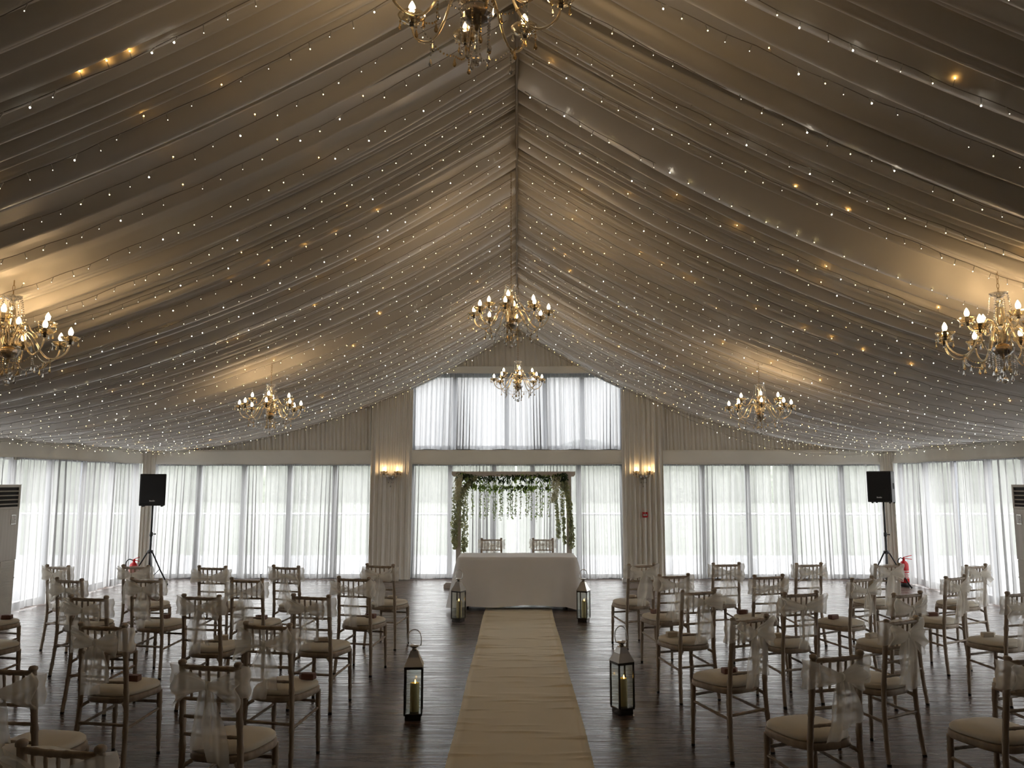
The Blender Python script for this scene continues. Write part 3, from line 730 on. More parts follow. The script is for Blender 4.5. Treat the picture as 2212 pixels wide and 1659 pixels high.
# ------------------------------------------------------------------ lanterns with candles
def lantern(px, py, turn, h, label, clabel, fl=.4):
    p = at_z(px, py, 0); W = .072
    t = thing('lantern', (p.x, p.y, 0), label, 'lantern', 'steel lanterns along the runner', R(turn), h/.70)
    obj('base', MB().box(-W*.86, W*.86, -W*.86, W*.86, 0, .04, bev=.003).box(-W, W, -W, W, .04, .056, bev=.003).mesh('base', 'darksteel', False), t)
    for sx in (-1, 1):
        for sy in (-1, 1): obj('corner_post', MB().box(sx*(W-.006)-.006, sx*(W-.006)+.006, sy*(W-.006)-.006, sy*(W-.006)+.006, .056, .40).mesh('corner_post', 'darksteel', False), t)
    mb = MB()
    for s in (-1, 1): mb.box(-W, W, s*(W-.006)-.006, s*(W-.006)+.006, .385, .405).box(s*(W-.006)-.006, s*(W-.006)+.006, -W, W, .385, .405)
    obj('rim', mb.mesh('rim', 'darksteel', False), t)
    for s in (-1, 1):
        obj('glass_pane', MB().box(-W+.012, W-.012, s*(W-.006)-.0012, s*(W-.006)+.0012, .056, .385).mesh('glass_pane', 'lantern_pane', False), t)
        obj('glass_pane', MB().box(s*(W-.006)-.0012, s*(W-.006)+.0012, -W+.012, W-.012, .056, .385).mesh('glass_pane', 'lantern_pane', False), t)
    a, b = W+.003, .022
    mb = MB(); v = []
    for (k, z) in ((a, .405), (a*.94, .415), (a*.60, .47), (b+.006, .515), (b, .522)): v += [(-k, -k, z), (k, -k, z), (k, k, z), (-k, k, z)]
    f = [(3, 2, 1, 0)]+[(i*4+j, i*4+(j+1) % 4, i*4+4+(j+1) % 4, i*4+4+j) for i in range(4) for j in range(4)]+[(16, 17, 18, 19)]
    obj('roof', mb.add(v, f).mesh('roof', 'steel', False), t)
    obj('neck', MB().lathe([(.021, .522), (.017, .532), (.024, .540), (.041, .548), (.042, .555), (.036, .560), (.012, .562)], 20).mesh('neck', 'steel'), t)
    pts = [(-.05, 0, .553), (-.055, 0, .57)]+[(-.055*cos(pi*i/14), .010, .60+.075*sin(pi*i/14)**.9) for i in range(15)]+[(.055, 0, .57), (.05, 0, .553)]
    obj('handle', MB().tube(pts, .0042, 8).tube([(-.053, 0, .553), (.053, 0, .553)], .003, 6).mesh('handle', 'steel'), t)
    k = h/.70; ca, sa = cos(R(turn)), sin(R(turn)); lx, ly = .008*k, .004*k; hh = .215
    c = thing('pillar_candle', (p.x+lx*ca-ly*sa, p.y+lx*sa+ly*ca, .0565*k), clabel, 'candle', 'ivory candles inside the lanterns', R(turn), k)
    obj('wax', MB().lathe([(.034, 0), (.036, .004), (.036, hh-.006), (.034, hh), (.026, hh-.003), (.020, hh-.012), (1e-4, hh-.014)], 24).mesh('wax', 'wax'), c)
    obj('flame', MB().lathe([(1e-4, 0), (.004, .006), (.0055, .014), (.003, .026), (1e-4, .034)], 10, 0, (.004, -.012, hh-.006), cap=False).mesh('flame', 'flame'), c)
lantern(892.5, 1553, 4, .70, 'tall steel lantern with gold-tinted reflection, left of the runner in front', 'ivory candle inside the lantern left of the runner in front')
lantern(1345, 1541, 24, .70, 'tall steel lantern turned cornerwise, right of the runner in front', 'ivory candle inside the lantern right of the runner in front')
lantern(990, 1343, -28, .70, 'steel lantern standing before the left end of the white table', 'ivory candle inside the lantern at the left end of the table')
lantern(1261, 1343, -24, .70, 'steel lantern standing before the right end of the white table', 'ivory candle inside the lantern at the right end of the table')

# ------------------------------------------------------------------ flower arch
AY = 14.05
ax = lambda px: at_y(px, 1100, AY).x
az = lambda py: at_y(1110, py, AY).z
PL, PR, BZ0, BZ1 = ax(991), ax(1229), az(1029.5), az(1018.5)
t = thing('wedding_arch', ((PL+PR)/2, AY, 0), 'greige timber wedding arch behind the white table', 'arch'); cx = (PL+PR)/2; hw = (PR-PL)/2
for s in (-1, 1): obj('post', MB().box(s*hw-.042, s*hw+.042, -.04, .04, .05, BZ0).mesh('post', 'archwood', False), t)
e0, e1 = ax(975.5)-cx, ax(1243)-cx
mb = MB(); P = [(e0, BZ1), (e1, BZ1), (e1, BZ0+.035), (e1-.03, BZ0), (e0+.03, BZ0), (e0, BZ0+.035)]
mb.add([(x, -.045, z) for x, z in P]+[(x, .045, z) for x, z in P], [(5, 4, 3, 2, 1, 0), (6, 7, 8, 9, 10, 11)]+[(i, (i+1) % 6, 6+(i+1) % 6, 6+i) for i in range(6)])
obj('beam', mb.mesh('beam', 'archwood', False), t)
for s in (-1, 1):
    a, b = Vector((s*(hw-.03), 0, BZ0-.26)), Vector((s*(hw-.28), 0, BZ0)); n = Vector(((b-a).z, 0, -(b-a).x)).normalized()*.03
    Q = [a+n, b+n, b-n, a-n]; obj('brace', MB().add([q+Vector((0, -.03, 0)) for q in Q]+[q+Vector((0, .03, 0)) for q in Q], [(0, 1, 2, 3), (7, 6, 5, 4), (0, 4, 5, 1), (1, 5, 6, 2), (2, 6, 7, 3), (3, 7, 4, 0)]).mesh('brace', 'archwood', False), t)
    x0, x1 = (s*hw-.25, s*hw+.12) if s < 0 else (s*hw-.12, s*hw+.22)
    mb = MB(); P = [(x0, 0), (x1, 0), (x1, .06), (x1-.04, .1), (x0+.04, .1), (x0, .06)]
    mb.add([(x, -.05, z) for x, z in P]+[(x, .05, z) for x, z in P], [(0, 1, 2, 3, 4, 5), (11, 10, 9, 8, 7, 6)]+[((i+1) % 6, i, 6+i, 6+(i+1) % 6) for i in range(6)])
    mb.box(s*hw-.05, s*hw+.05, -.3, .3, 0, .06); obj('foot', mb.mesh('foot', 'archwood', False), t)
def leaf(mb, c, L, W, d, up, mi=0, rg=rnd):
    d = d.normalized(); s_ = d.cross(up)
    if s_.length < .05: s_ = d.cross(Vector((1, .3, 0)))
    s_.normalize(); n = s_.cross(d)
    v = [c, c+d*L*.35+s_*W*.5+n*W*.12, c+d*L*.75+s_*W*.36+n*W*.1, c+d*L, c+d*L*.75-s_*W*.36+n*W*.1, c+d*L*.35-s_*W*.5+n*W*.12, c+d*L*.5]
    mb.add(v, [(0, 1, 6), (1, 2, 6), (2, 3, 6), (3, 4, 6), (4, 5, 6), (5, 0, 6)], mi)
def rv3(g): return Vector((g.uniform(-1, 1), g.uniform(-1, 1), g.uniform(-1, 1)))
def P2(px, py, dy=-.07): return at_y(px, py, AY+dy)
def garland(name, path, count, L, W, spread, mats, label, cat, seed, down=.6, group=None, stem='leaf_dark', dens=None):
    g = random.Random(seed); S = spline(path, 60)
    mb = MB(); mb.tube(S, .004, 5, 0)
    for i in range(count):
        u = g.random(); q = S[min(59, int(u*59.99))]
        sp = spread(u) if callable(spread) else spread
        c = q+Vector((g.uniform(-1, 1)*sp, g.uniform(-1, 1)*sp*.6, g.uniform(-1, 1)*sp))
        d = rv3(g)+Vector((0, 0, -down)); mi = g.randrange(1, len(mats)+1)
        k = g.uniform(.7, 1.25); leaf(mb, c, L*k, W*k, d, rv3(g), mi)
    o = obj(name, mb.mesh(name, [stem]+mats, False)); return tag(o, label, cat, group)
garland('leaf_garland', [P2(990, 1024), P2(1030, 1032), P2(1110, 1030), P2(1190, 1031), P2(1222, 1026)], 520, .085, .034, lambda u: .055, ['leaf_dark', 'leaf_dark', 'leaf_dark', 'leaf_light'], 'dark green leaf garland wound along the arch beam', 'garland', 1, .9)
garland('leaf_garland', [P2(1004, 1044, -.03), P2(1060, 1053, -.03), P2(1120, 1052, -.03), P2(1188, 1052, -.03)], 270, .075, .036, lambda u: .045, ['leaf_light', 'leaf_light', 'leaf_light', 'leaf_dark'], 'light green leaf garland hanging just under the dark one', 'garland', 2, .9)
garland('ivy_garland', [P2(1026, 1030), P2(1008, 1048), P2(1001, 1075), P2(1003, 1120), P2(1004, 1165), P2(1001, 1188)], 820, .038, .032, lambda u: .035+.02*sin(pi*u), ['leaf_ivy', 'leaf_ivy', 'leaf_pale'], 'trailing ivy down the inner side of the left arch post', 'garland', 3, 1)
garland('ivy_garland', [P2(990, 1062, -.08), P2(987, 1090, -.08), P2(982, 1130, -.07), P2(982, 1160, -.07), P2(983, 1181, -.06)], 860, .038, .032, lambda u: .06*(1-u)+.028, ['leaf_ivy', 'leaf_ivy', 'leaf_pale'], 'trailing ivy over the front of the left arch post', 'garland', 4, 1)
garland('ivy_garland', [P2(1204, 1034), P2(1219, 1042), P2(1226, 1070), P2(1231, 1110), P2(1235, 1150), P2(1235, 1180)], 1000, .038, .032, lambda u: .05*(1-.3*u), ['leaf_ivy', 'leaf_ivy', 'leaf_pale'], 'thick trailing ivy over the right arch post', 'garland', 5, 1)
garland('ivy_garland', [P2(1200, 1072), P2(1203, 1100), P2(1206, 1130), P2(1207, 1160)], 330, .036, .030, .026, ['leaf_ivy', 'leaf_ivy', 'leaf_pale'], 'loose ivy strand inside the right arch post, left one of two', 'garland', 6, 1)
garland('ivy_garland', [P2(1213, 1050), P2(1215, 1100), P2(1218, 1140), P2(1220, 1174)], 340, .036, .030, .025, ['leaf_ivy', 'leaf_ivy', 'leaf_pale'], 'loose ivy strand inside the right arch post, right one of two', 'garland', 7, 1)
garland('blossom_spray', [P2(990, 1028, -.17), P2(990, 1052, -.17), P2(987, 1078, -.17)], 520, .05, .012, lambda u: .065*(1-.55*u), ['pampas'], 'cream blossom spray hanging at the left corner of the arch', 'flowers', 8, .9, 'cream blossom sprays', 'pampas')
garland('blossom_spray', [P2(1201, 1036, -.17), P2(1201, 1056, -.17), P2(1194, 1080, -.17)], 560, .05, .012, lambda u: .075*(1-.5*u), ['pampas'], 'cream blossom spray hanging at the right corner of the arch', 'flowers', 9, .9, 'cream blossom sprays', 'pampas')
gx = random.Random(77)
VX = [1010, 1021, 1038, 1047.5, 1054, 1066, 1071, 1081, 1086, 1097.5, 1102, 1105.5, 1114.5, 1124.5, 1136.5, 1141, 1147, 1159.5, 1167, 1171, 1186.5]
for i, px in enumerate(VX):
    yb = gx.uniform(1112, 1123); S = [P2(px, 1040, 0), P2(px+gx.uniform(-1.5, 1.5), 1075, 0), P2(px+gx.uniform(-1, 1), yb, 0)]
    garland('vine_strand', S, 72, .030, .022, .015, ['leaf_pale', 'leaf_pale', 'leaf_light'], 'pale leafy vine strand hanging from the arch beam, %s from the left' % ORD[i], 'vine', 200+i, .8, 'pale vine strands hanging from the arch beam', 'leaf_pale')
p = at_z(1352, 1256, 0)
mb = MB(); P = [(-.075, 0), (.075, 0), (.075, .05), (.04, .09), (-.04, .09), (-.075, .05)]
mb.add([(x, -.05, z) for x, z in P]+[(x, .05, z) for x, z in P], [(0, 1, 2, 3, 4, 5), (11, 10, 9, 8, 7, 6)]+[((i+1) % 6, i, 6+i, 6+(i+1) % 6) for i in range(6)])
o = obj('foot_block', mb.mesh('foot_block', 'white', False), None, (p.x, min(p.y, BACK-.25), 0)); tag(o, 'small white block on the floor at the foot of the right taupe drape', 'block')

# ------------------------------------------------------------------ chandeliers
CHM = {}
def strand(mb, pts, r=.006, step=.014, mi=0):
    P = spline(pts, 60) if len(pts) > 2 else [Vector(pts[0]).lerp(Vector(pts[1]), i/59) for i in range(60)]
    acc = step; last = P[0]
    for q in P:
        acc += (q-last).length; last = q
        if acc >= step: mb.ball(q, r, 6, 4, mi); acc = 0
def candle_arm(rz_pts, pan_r, tilt=0):
    P = spline([(r, 0, z) for r, z in rz_pts], 26); e = P[-1]; D = {}
    mb = MB().tube(P, [.0085-.002*i/25 for i in range(26)], 8); mb.lathe([(.006, -.012), (.014, -.006), (.012, .004), (.004, .008)], 10, 1, (e.x, 0, e.z+.004))
    D['arm'] = mb.mesh('arm', ['amber', 'sleeve'])
    D['drip_pan'] = MB().lathe([(.012, 0), (.034, .006), (.054, .016), (.068, .032), (.072, .042), (.066, .036), (.052, .021), (.033, .011), (.012, .006)], 24, 0, (e.x, 0, e.z+.010), (8, .05)).mesh('drip_pan', 'amber', False)
    D['sleeve'] = MB().lathe([(.011, 0), (.0125, .004), (.0125, .05), (.010, .052)], 10, 0, (e.x, 0, e.z+.016)).mesh('candle_sleeve', 'sleeve')
    D['bulb'] = MB().lathe([(.008, 0), (.0165, .012), (.019, .024), (.017, .038), (.010, .054), (.003, .066), (1e-4, .069)], 10, 0, (e.x, 0, e.z+.066), cap=False).mesh('bulb', 'bulb')
    D['drops'] = []
    for k in range(4):
        a = k*pi/2+.5; c = (e.x+.062*cos(a), .062*sin(a), e.z+.036)
        mb = MB(); mb.ball((c[0], c[1], c[2]-.01), .006, 6, 4); mb.drop((c[0], c[1], c[2]-.016), .042, .0095); D['drops'].append(mb.mesh('crystal_drop', 'crystal' if k % 2 else 'ambercrystal', False))
    return D
OUT = candle_arm([(.045, .085), (.065, .165), (.115, .20), (.165, .155), (.215, .055), (.275, -.002), (.345, .008), (.40, .06), (.42, .125)], .07)
UPR = candle_arm([(.035, .16), (.06, .25), (.10, .275), (.14, .215), (.18, .185), (.225, .195), (.25, .235)], .07)
CHM['bowl'] = MB().lathe([(.012, -.022), (.03, -.015), (.06, .002), (.078, .028), (.084, .052), (.078, .05), (.070, .028), (.05, .008), (.02, -.004), (.012, -.006)], 24, 0, (0, 0, 0), (12, .05)).mesh('bowl', 'crystal', False)
CHM['hub'] = MB().lathe([(.006, -.05), (.012, -.035), (.012, -.02), (.05, .0), (.058, .035), (.045, .07), (.02, .085)], 16).mesh('hub', 'brass')
CHM['stem'] = MB().lathe([(.02, .085), (.034, .12), (.045, .20), (.03, .215), (.018, .225), (.03, .25), (.034, .30), (.026, .37), (.016, .40), (.024, .42), (.014, .445)], 18, 0, (0, 0, 0), (9, .10)).mesh('stem', 'amber', False)
CHM['crown'] = MB().lathe([(.012, .44), (.03, .45), (.052, .462), (.068, .484), (.062, .478), (.048, .466), (.028, .456), (.012, .45)], 24, 0, (0, 0, 0), (8, .08)).mesh('crown', 'crystal', False)
CHM['finial'] = (lambda mb: (strand(mb, [(0, 0, -.05), (0, 0, -.17)], .0065, .015), mb.ball((0, 0, -.205), .026, 12, 8), mb)[-1])(MB()).mesh('crystal_ball', 'crystal', False)
CHM['crownstrand'] = []
for k in range(8):
    a = 2*pi*k/8; mb = MB(); c, s_ = cos(a), sin(a)
    strand(mb, [(.062*c, .062*s_, .47), (.075*c, .075*s_, .40), (.085*c, .085*s_, .33), (.115*c, .115*s_, .27)], .0062, .015); mb.drop((.115*c, .115*s_, .262), .04, .009)
    CHM['crownstrand'].append(mb.mesh('bead_strand', 'crystal', False))
CHM['low'] = []
for k in range(10):
    a = 2*pi*(k+.3)/10; r = .055+.02*(k % 2); mb = MB(); c, s_ = cos(a)*r, sin(a)*r; z = -.09-.035*(k % 3)
    strand(mb, [(c, s_, .02), (c, s_, z)], .006, .014); mb.drop((c, s_, z-.005), .05, .0125); CHM['low'].append(mb.mesh('bead_strand', 'crystal' if k % 3 else 'ambercrystal', False))
CHM['swag'] = []
for k in range(8):
    a0, a1 = 2*pi*k/8, 2*pi*(k+1)/8; am = (a0+a1)/2; mb = MB()
    A = Vector((.29*cos(a0), .29*sin(a0), -.008)); B = Vector((.29*cos(a1), .29*sin(a1), -.008)); m = Vector((.22*cos(am), .22*sin(am), -.075))
    strand(mb, [A, A.lerp(m, .5)+Vector((0, 0, -.022)), m, B.lerp(m, .5)+Vector((0, 0, -.022)), B], .0058, .0145); mb.drop(m+Vector((0, 0, -.008)), .05, .011)
    strand(mb, [A, A+Vector((0, 0, -.085 if k % 2 else -.06))], .0055, .014); mb.drop(A+Vector((0, 0, -.09 if k % 2 else -.065)), .046, .011)
    CHM['swag'].append(mb.mesh('crystal_swag', 'crystal' if k % 2 else 'ambercrystal', False))
def chain(L):
    mb = MB(); n = max(2, int(L/.034)); st = L/n
    for i in range(n):
        z = (i+.5)*st; pts = []
        for j in range(10):
            a = 2*pi*j/10; x, zz = .0085*cos(a), (st*.62)*sin(a)
            pts.append((x, 0, z+zz) if i % 2 else (0, x, z+zz))
        mb.tube(pts, .0022, 5, closed=True)
    return mb.mesh('chain', 'brass')
def put_arm(t, D, a):
    o = obj('arm', D['arm'], t, None, (0, 0, a))
    obj('drip_pan', D['drip_pan'], o); obj('candle_sleeve', D['sleeve'], o)['label'] = 'black candle sleeve'
    obj('bulb', D['bulb'], o)['label'] = 'glowing candle bulb'
    for m in D['drops']: obj('crystal_drop', m, o)
S = .843
def chandelier(px, py, Y, rot, label):
    p = at_y(px, py, Y)
    t = thing('chandelier', p, label, 'chandelier', 'champagne glass chandeliers', R(rot), S)
    for k in range(8): put_arm(t, OUT, 2*pi*k/8)
    for k in range(4): put_arm(t, UPR, 2*pi*k/4+.02)
    for nm in ('bowl', 'hub', 'stem', 'crown'): obj(nm, CHM[nm], t)
    obj('crystal_ball', CHM['finial'], t)
    for m in CHM['crownstrand']: obj('bead_strand', m, t)
    for m in CHM['low']: obj('bead_strand', m, t)
    for m in CHM['swag']: obj('crystal_swag', m, t)
    L = (zceil(p.x)-.0-(p.z+.45*S))/S
    obj('chain', chain(max(.06, L)), t, (0, 0, .45))
CHPOS = []
chandelier(1030, 46, 3.0, 11-90, 'large chandelier cut by the top edge, hanging over the aisle nearest the camera')
chandelier(1104, 708, 7.25, -8-90, 'chandelier under the ridge, in front of the small one over the table')
chandelier(1119, 840, 11.5, 4-90, 'chandelier hanging in front of the high gable window')
chandelier(583, 904, 9.35, 10-90, 'chandelier over the left seats near the back wall')
chandelier(1642.5, 904, 9.35, -14-90, 'chandelier over the right seats near the back wall')
chandelier(18, 770, 5.1, 20-90, 'chandelier half cut by the left edge of the view')
chandelier(2167, 765, 5.1, -5-90, 'chandelier half cut by the right edge of the view')
# wall lights
def sconce(px, py, label):
    p = at_y(px, py, BACK-.12)
    t = thing('wall_light', (p.x, BACK-.13, p.z), label, 'wall light', 'crystal wall lights', 0, 1)
    A = CHM.get('sc') or candle_arm([(.02, .02), (.035, .07), (.06, .075), (.085, .03), (.11, .02), (.125, .05), (.128, .075)], .05)
    if 'sc' not in CHM:
        A['bulb'].materials[0] = MAT['bulb_soft']; CHM['sc'] = A
    for s in (-1, 1):
        o = obj('arm', A['arm'], t, None, (0, 0, 0 if s > 0 else pi)); o.scale = (1, 1, 1)
        obj('drip_pan', A['drip_pan'], o); obj('candle_sleeve', A['sleeve'], o); obj('bulb', A['bulb'], o)
        for m in A['drops']: obj('crystal_drop', m, o)
    obj('bowl', CHM['bowl'], t); obj('back_plate', MB().lathe([(.035, -.005), (.04, 0), (.03, .01), (.01, .016)], 16).mesh('back_plate', 'brass'), t, (0, .055, .01), (R(90), 0, 0))
    obj('stem', MB().tube([(0, .05, .01), (0, 0, .01)], .012, 8).mesh('stem', 'brass'), t)
    for k in range(5):
        a = 2*pi*k/5; mb = MB(); strand(mb, [(.06*cos(a), .04*sin(a), .03), (.05*cos(a), .03*sin(a), -.05)], .006, .014); mb.drop((.05*cos(a), .03*sin(a), -.055), .04, .01); obj('bead_strand', mb.mesh('bead_strand', 'crystal', False), t)
    mb = MB(); strand(mb, [(0, 0, -.02), (0, 0, -.12)], .006, .014); mb.drop((0, 0, -.125), .045, .013); obj('bead_strand', mb.mesh('bead_strand', 'crystal', False), t)
sconce(844, 1033, 'two-candle crystal wall light on the left taupe drape')
sconce(1389, 1033, 'two-candle crystal wall light on the right taupe drape above the call point')

# ------------------------------------------------------------------ fairy light strings
LED = {}
for key in ('led_white', 'led_warm', 'led_amber', 'led_dim'):
    L = []
    for k in range(3):
        g = random.Random(k+5); tilt = Vector((g.uniform(-.5, .5), g.uniform(-.5, .5), -1)).normalized()
        if key == 'led_amber': tilt = Vector((tilt.x, tilt.y, .9)).normalized()
        r = {'led_white': .0043, 'led_warm': .0032, 'led_amber': .0037, 'led_dim': .0024}[key]
        mb = MB().tube([(0, 0, 0), tilt*.034], .0026, 5, 0); mb.ball(tilt*.038, r, 6, 4, 1)
        L.append(mb.mesh('bulb', ['led_stub', key]))
    LED[key] = L
def fairy(side, y0, rg, label, drop=0.075, sag=0.0, x_lo=.06, x_hi=7.0, slack=0.0):
    ph = [rg.uniform(0, 6.28) for _ in range(4)]
    def pos(x):
        u = (x-x_lo)/(x_hi-x_lo)
        return Vector((side*x, y0+.035*sin(x*.9+ph[0])+slack*.4*sin(u*9+ph[1]), zceil(x)-drop-.010*abs(sin(x*4+ph[2]))-.004*sin(x*17+ph[3])-sag*sin(pi*u)))
    n = 90; pts = [pos(x_lo+(x_hi-x_lo)*i/n) for i in range(n+1)]
    t = thing('fairy_light_string', (0, 0, 0), label, 'fairy lights', 'fairy light strings on the %s roof slope' % ('left' if side < 0 else 'right'))
    obj('wire', MB().tube(pts, .0026, 4).mesh('wire', 'wire'), t)
    x = x_lo+rg.uniform(.02, .1); cnt = 0
    while x < x_hi and cnt < 98:
        p = pos(x); q = project(p)
        if -160 < q[0] < 2372 and -160 < q[1] < 1200:
            k = rg.choices(('led_white', 'led_warm', 'led_amber', 'led_dim'), (.12, .32, .10, .46))[0]
            obj('bulb', rg.choice(LED[k]), t, p, (0, 0, rg.uniform(0, 6.28))); cnt += 1
        x += rg.uniform(.095, .135)
rf = random.Random(31)
ys = []; y = BACK-.16
while y > 2.5: ys.append(y); y -= rf.uniform(.36, .50)
for side, nm in ((-1, 'left'), (1, 'right')):
    for i, y in enumerate(ys):
        lab = 'warm fairy light string down the %s roof slope, %s from the back gable' % (nm, ORD[i]) if i else 'warm fairy light string down the %s roof slope, along the gable edge' % nm
        fairy(side, y+rf.uniform(-.06, .06) if i else y, rf, lab)
fairy(1, BACK-.30, rf, 'loose fairy light string sagging across the right gable lining above the pelmet', .06, .20, 2.3, 7.0, .03)

# ------------------------------------------------------------------ loudspeakers on stands
def speaker(px, ytop, ybot, X_sign, Y, yaw, nm):
    b = at_y(px, ybot, Y); tpt = at_y(px, ytop, Y); H = tpt.z-b.z; W = H*.76
    st = thing('speaker_stand', (b.x, Y, 0), 'black tripod stand under the loudspeaker in the back %s corner' % nm, 'speaker stand', 'tripod speaker stands', yaw)
    hb = .62
    obj('pole', MB().tube([(0, 0, .10), (0, 0, .95)], .019, 10).tube([(0, 0, .95), (0, 0, b.z+.10)], .0155, 10).mesh('pole', 'black'), st)
    mb = MB().lathe([(.026, .89), (.028, .90), (.028, .955), (.024, .96)], 12).tube([(.02, 0, .925), (.06, 0, .925)], .008, 6); mb.ball((.065, 0, .925), .014, 8, 5); obj('collar', mb.mesh('collar', 'black'), st)
    mb = MB().lathe([(.028, hb-.03), (.05, hb-.02), (.05, hb+.02), (.028, hb+.03)], 12); obj('hub', mb.mesh('hub', 'black'), st)
    for k in range(3):
        a = 2*pi*k/3-pi/2+.25; c, s_ = cos(a), sin(a)
        l = obj('leg', MB().tube([(.04*c, .04*s_, hb), (.24*c, .24*s_, .27), (.40*c, .40*s_, .015)], .0125, 8).tube([(.015*c, .015*s_, .14), (.22*c, .22*s_, .30)], .007, 6).mesh('leg', 'black'), st)
        obj('rubber_foot', MB().ball((.40*c, .40*s_, .018), .018, 8, 5).mesh('rubber_foot', 'rubber'), l)
    sp = thing('loudspeaker', (b.x, Y, b.z), 'black loudspeaker on a tripod stand in the back %s corner' % nm, 'loudspeaker', 'black loudspeakers', yaw)
    D = W*.82; mb = MB()
    P = [(-W/2, -D/2), (W/2, -D/2), (W*.36, D/2), (-W*.36, D/2)]
    ring = lambda k, z: [(x*k, y*k, z) for x, y in P]
    v = ring(.97, 0)+ring(1, .012)+ring(1, H-.012)+ring(.97, H)
    mb.add(v, [(3, 2, 1, 0), (12, 13, 14, 15)]+[(r*4+i, r*4+(i+1) % 4, r*4+4+(i+1) % 4, r*4+4+i) for r in range(3) for i in range(4)])
    for sx in (-1, 1):
        for sy in (-.8, .7): mb.lathe([(.016, -.02), (.02, 0)], 8, 0, (sx*W*.36, sy*D*.4, 0))
    obj('cabinet', mb.mesh('cabinet', 'black', False), sp)
    obj('grille', MB().box(-W*.46, W*.46, -D/2-.012, -D/2+.002, .03, H-.025, bev=.006).mesh('grille', 'grille', False), sp)
    mb = MB()
    for k in range(5): mb.box(-.045+.018*k, -.045+.018*k+.014, -D/2-.016, -D/2-.012, H*.135, H*.135+(.022 if k in (0, 3) else .017))
    obj('badge', mb.mesh('badge', 'badge', False), sp)['label'] = 'pale maker badge'
    for s in (-1, 1):
        x = W*.445*s; mb = MB(); 
        mb.box(-.004, .004, -.03, .03, -.05, .05, 0); mb.box(-.006*1, .006, -.018, .018, -.028, .028, 1)
        obj('handle', mb.mesh('handle', ['grille', 'dark'], False), sp, (x, -.02, H*.52), (0, 0, -s*R(9.5)))
speaker(330, 1024, 1092, -1, 14.05, R(20), 'left')
speaker(1908.5, 1018, 1084.5, 1, 14.05, R(-44), 'right')

# ------------------------------------------------------------------ fire extinguishers
def extinguisher(px, py, rz, label):
    p = at_z(px, py, 0); p.x = max(-6.88, min(6.88, p.x))
    t = thing('fire_extinguisher', (p.x, p.y, 0), label, 'fire extinguisher', 'red fire extinguishers', rz)
    obj('cylinder', MB().lathe([(.072, .07), (.075, .075), (.075, .36), (.07, .40), (.05, .435), (.025, .45), (.022, .465)], 24).mesh('cylinder', 'red'), t)
    obj('base_skirt', MB().lathe([(.07, 0), (.074, .004), (.074, .07), (.07, .072)], 24).mesh('base_skirt', 'rubber'), t)['label'] = 'black base ring'
    def lf(u, v): a = -pi/2+(u-.5)*2.0; return (.0762*cos(a), .0762*sin(a), .15+.13*v)
    mb = MB().grid(lf, 14, 2, 0)
    for k, (a0, a1, z0, z1) in enumerate(((-.75, .75, .245, .268), (-.75, .1, .222, .232), (-.75, .5, .202, .212), (-.75, .3, .18, .19), (-.4, .6, .16, .17))):
        def l2(u, v, a0=a0, a1=a1, z0=z0, z1=z1): a = -pi/2+a0+(a1-a0)*u; return (.0766*cos(a), .0766*sin(a), z0+(z1-z0)*v)
        mb.grid(l2, 10, 2, 1)
    obj('label_panel', mb.mesh('label_panel', ['badge', 'red']), t)['label'] = 'white label with red print'
    mb = MB().lathe([(.018, .465), (.022, .475), (.022, .50), (.012, .505)], 12, 0); obj('valve', mb.mesh('valve', 'red'), t)
    obj('lever', MB().tube([(0, .01, .505), (.03, -.01, .515), (.13, -.04, .545)], .007, 6).tube([(0, .01, .49), (.05, -.01, .485), (.13, -.04, .475)], .007, 6).mesh('lever', 'red'), t)
    obj('hose', MB().tube(spline([(-.02, 0, .485), (-.08, -.02, .50), (-.13, -.03, .44), (-.115, -.02, .30), (-.088, -.01, .14)], 20), .0095, 8).mesh('hose', 'black'), t)
extinguisher(1955.5, 1267, R(8), 'red fire extinguisher with black base by the right side voile')
extinguisher(286, 1272, R(-10), 'red fire extinguisher half hidden behind a front row chair on the left')

# ------------------------------------------------------------------ call point
p = at_y(1393.5, 1112, BACK-.12)
t = thing('call_point', (p.x, BACK-.115, p.z), 'small red fire alarm call point on the right taupe drape', 'fire alarm')
obj('body', MB().box(-.05, .05, -.022, .03, -.05, .05, bev=.006).mesh('body', 'red', False), t)
mb = MB().box(-.034, .034, -.026, -.021, -.02, .012, 0).box(-.02, .02, -.028, -.026, -.010, -.007, 1).box(-.026, .026, -.028, -.026, -.001, .003, 1).box(-.007, .007, -.026, -.021, .028, .038, 0)
obj('push_panel', mb.mesh('push_panel', ['white', 'dark'], False), t)['label'] = 'white push panel'

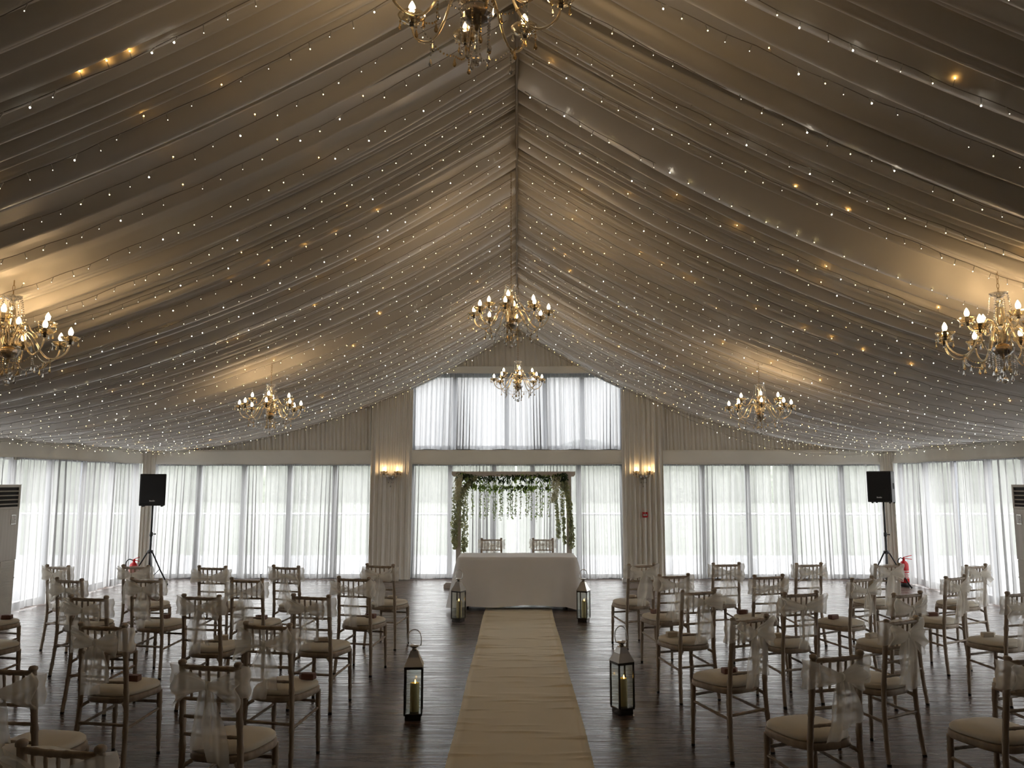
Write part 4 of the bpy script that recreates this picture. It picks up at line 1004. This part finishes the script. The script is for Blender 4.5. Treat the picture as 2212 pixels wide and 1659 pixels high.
# ------------------------------------------------------------------ floor-standing air units
def air_unit(side, yf, label):
    t = thing('air_conditioner', (side*6.93, yf-.31, 0), label, 'air conditioner', 'tall floor-standing air units', R(90) if side < 0 else R(-90))
    # local: front is -Y ; width along X
    W, D, H = .31, .17, 1.80
    obj('body', MB().box(-W, W, -D+.02, D, 0, H, bev=.012).mesh('body', 'acbody', False), t)
    mb = MB(); y = -D
    for (z0, z1) in ((1.48, 1.505), (1.765, 1.80)): mb.box(-W, W, y, y+.03, z0, z1)
    for x in (-W, W-.035): mb.box(x, x+.035, y, y+.03, 1.505, 1.765)
    obj('outlet_frame', mb.mesh('outlet_frame', 'acbody', False), t)
    obj('outlet_recess', MB().box(-W+.03, W-.03, y+.012, y+.022, 1.50, 1.77).mesh('outlet_recess', 'dark', False), t)
    for k in range(4):
        z = 1.545+.057*k; m = Matrix.Rotation(R(25), 3, 'X'); mb = MB().box(-W+.035, W-.035, -.016, .016, -.004, .004, 0, m, (0, y+.008, z)); obj('louvre', mb.mesh('louvre', 'acbody', False), t)
    obj('front_panel', MB().box(-W, W, y, y+.03, .80, 1.478, bev=.004).mesh('front_panel', 'acwood', False), t)['label'] = 'pale woodgrain front panel'
    sx = -1 if side > 0 else 1
    x = sx*.19; mb = MB().box(x-.05, x+.05, y-.006, y+.002, 1.27, 1.40, 0, bev=.002).box(x-.04, x+.04, y-.008, y-.006, 1.282, 1.388, 1).box(x+.015, x+.025, y-.010, y-.008, 1.33, 1.34, 2)
    obj('control_panel', mb.mesh('control_panel', ['steel', 'white', 'dark'], False), t)
    mb = MB().box(-W, W, y+.012, y+.03, .02, .795)
    for k in range(44): z = .03+.0172*k; mb.box(-W+.006, W-.006, y+.004, y+.014, z, z+.010)
    mb.box(-.004, .004, y, y+.016, .02, .79).box(-W, W, y, y+.016, .555, .567)
    obj('intake_grille', mb.mesh('intake_grille', 'acbody', False), t)
air_unit(-1, 10.78, 'tall cream air conditioning unit at the left edge by the side voile')
air_unit(1, 10.9, 'tall cream air conditioning unit at the right edge by the side voile')

# ------------------------------------------------------------------ light
w = bpy.data.worlds.new('overcast_sky'); scene.world = w; w.use_nodes = True
nt = w.node_tree; nt.nodes.clear(); out = N(nt, 'ShaderNodeOutputWorld'); bg = N(nt, 'ShaderNodeBackground', Strength=1.0)
tc = N(nt, 'ShaderNodeTexCoord'); sx = N(nt, 'ShaderNodeSeparateXYZ'); nt.links.new(tc.outputs['Generated'], sx.inputs[0])
cr = N(nt, 'ShaderNodeValToRGB'); cr.color_ramp.elements[0].position = .0; cr.color_ramp.elements[1].position = 1.0
cr.color_ramp.elements[0].color = (.345, .337, .33, 1); cr.color_ramp.elements[1].color = (.97, .99, 1.03, 1)
nt.links.new(sx.outputs['Z'], cr.inputs[0]); nt.links.new(cr.outputs[0], bg.inputs[0]); nt.links.new(bg.outputs[0], out.inputs[0])
bg.inputs['Strength'].default_value = 3.0

vs = scene.view_settings; scene.display_settings.display_device = 'sRGB'
vs.view_transform = 'Standard'; vs.look = 'None'; vs.gamma = 1; vs.use_curve_mapping = False; vs.exposure = 2.28
c = scene.cycles
c.use_denoising = True; c.max_bounces = 6; c.diffuse_bounces = 4; c.glossy_bounces = 3; c.transmission_bounces = 5; c.transparent_max_bounces = 12
c.caustics_reflective = False; c.caustics_refractive = False; c.sample_clamp_indirect = 4.0; c.use_adaptive_sampling = True; c.adaptive_threshold = .06
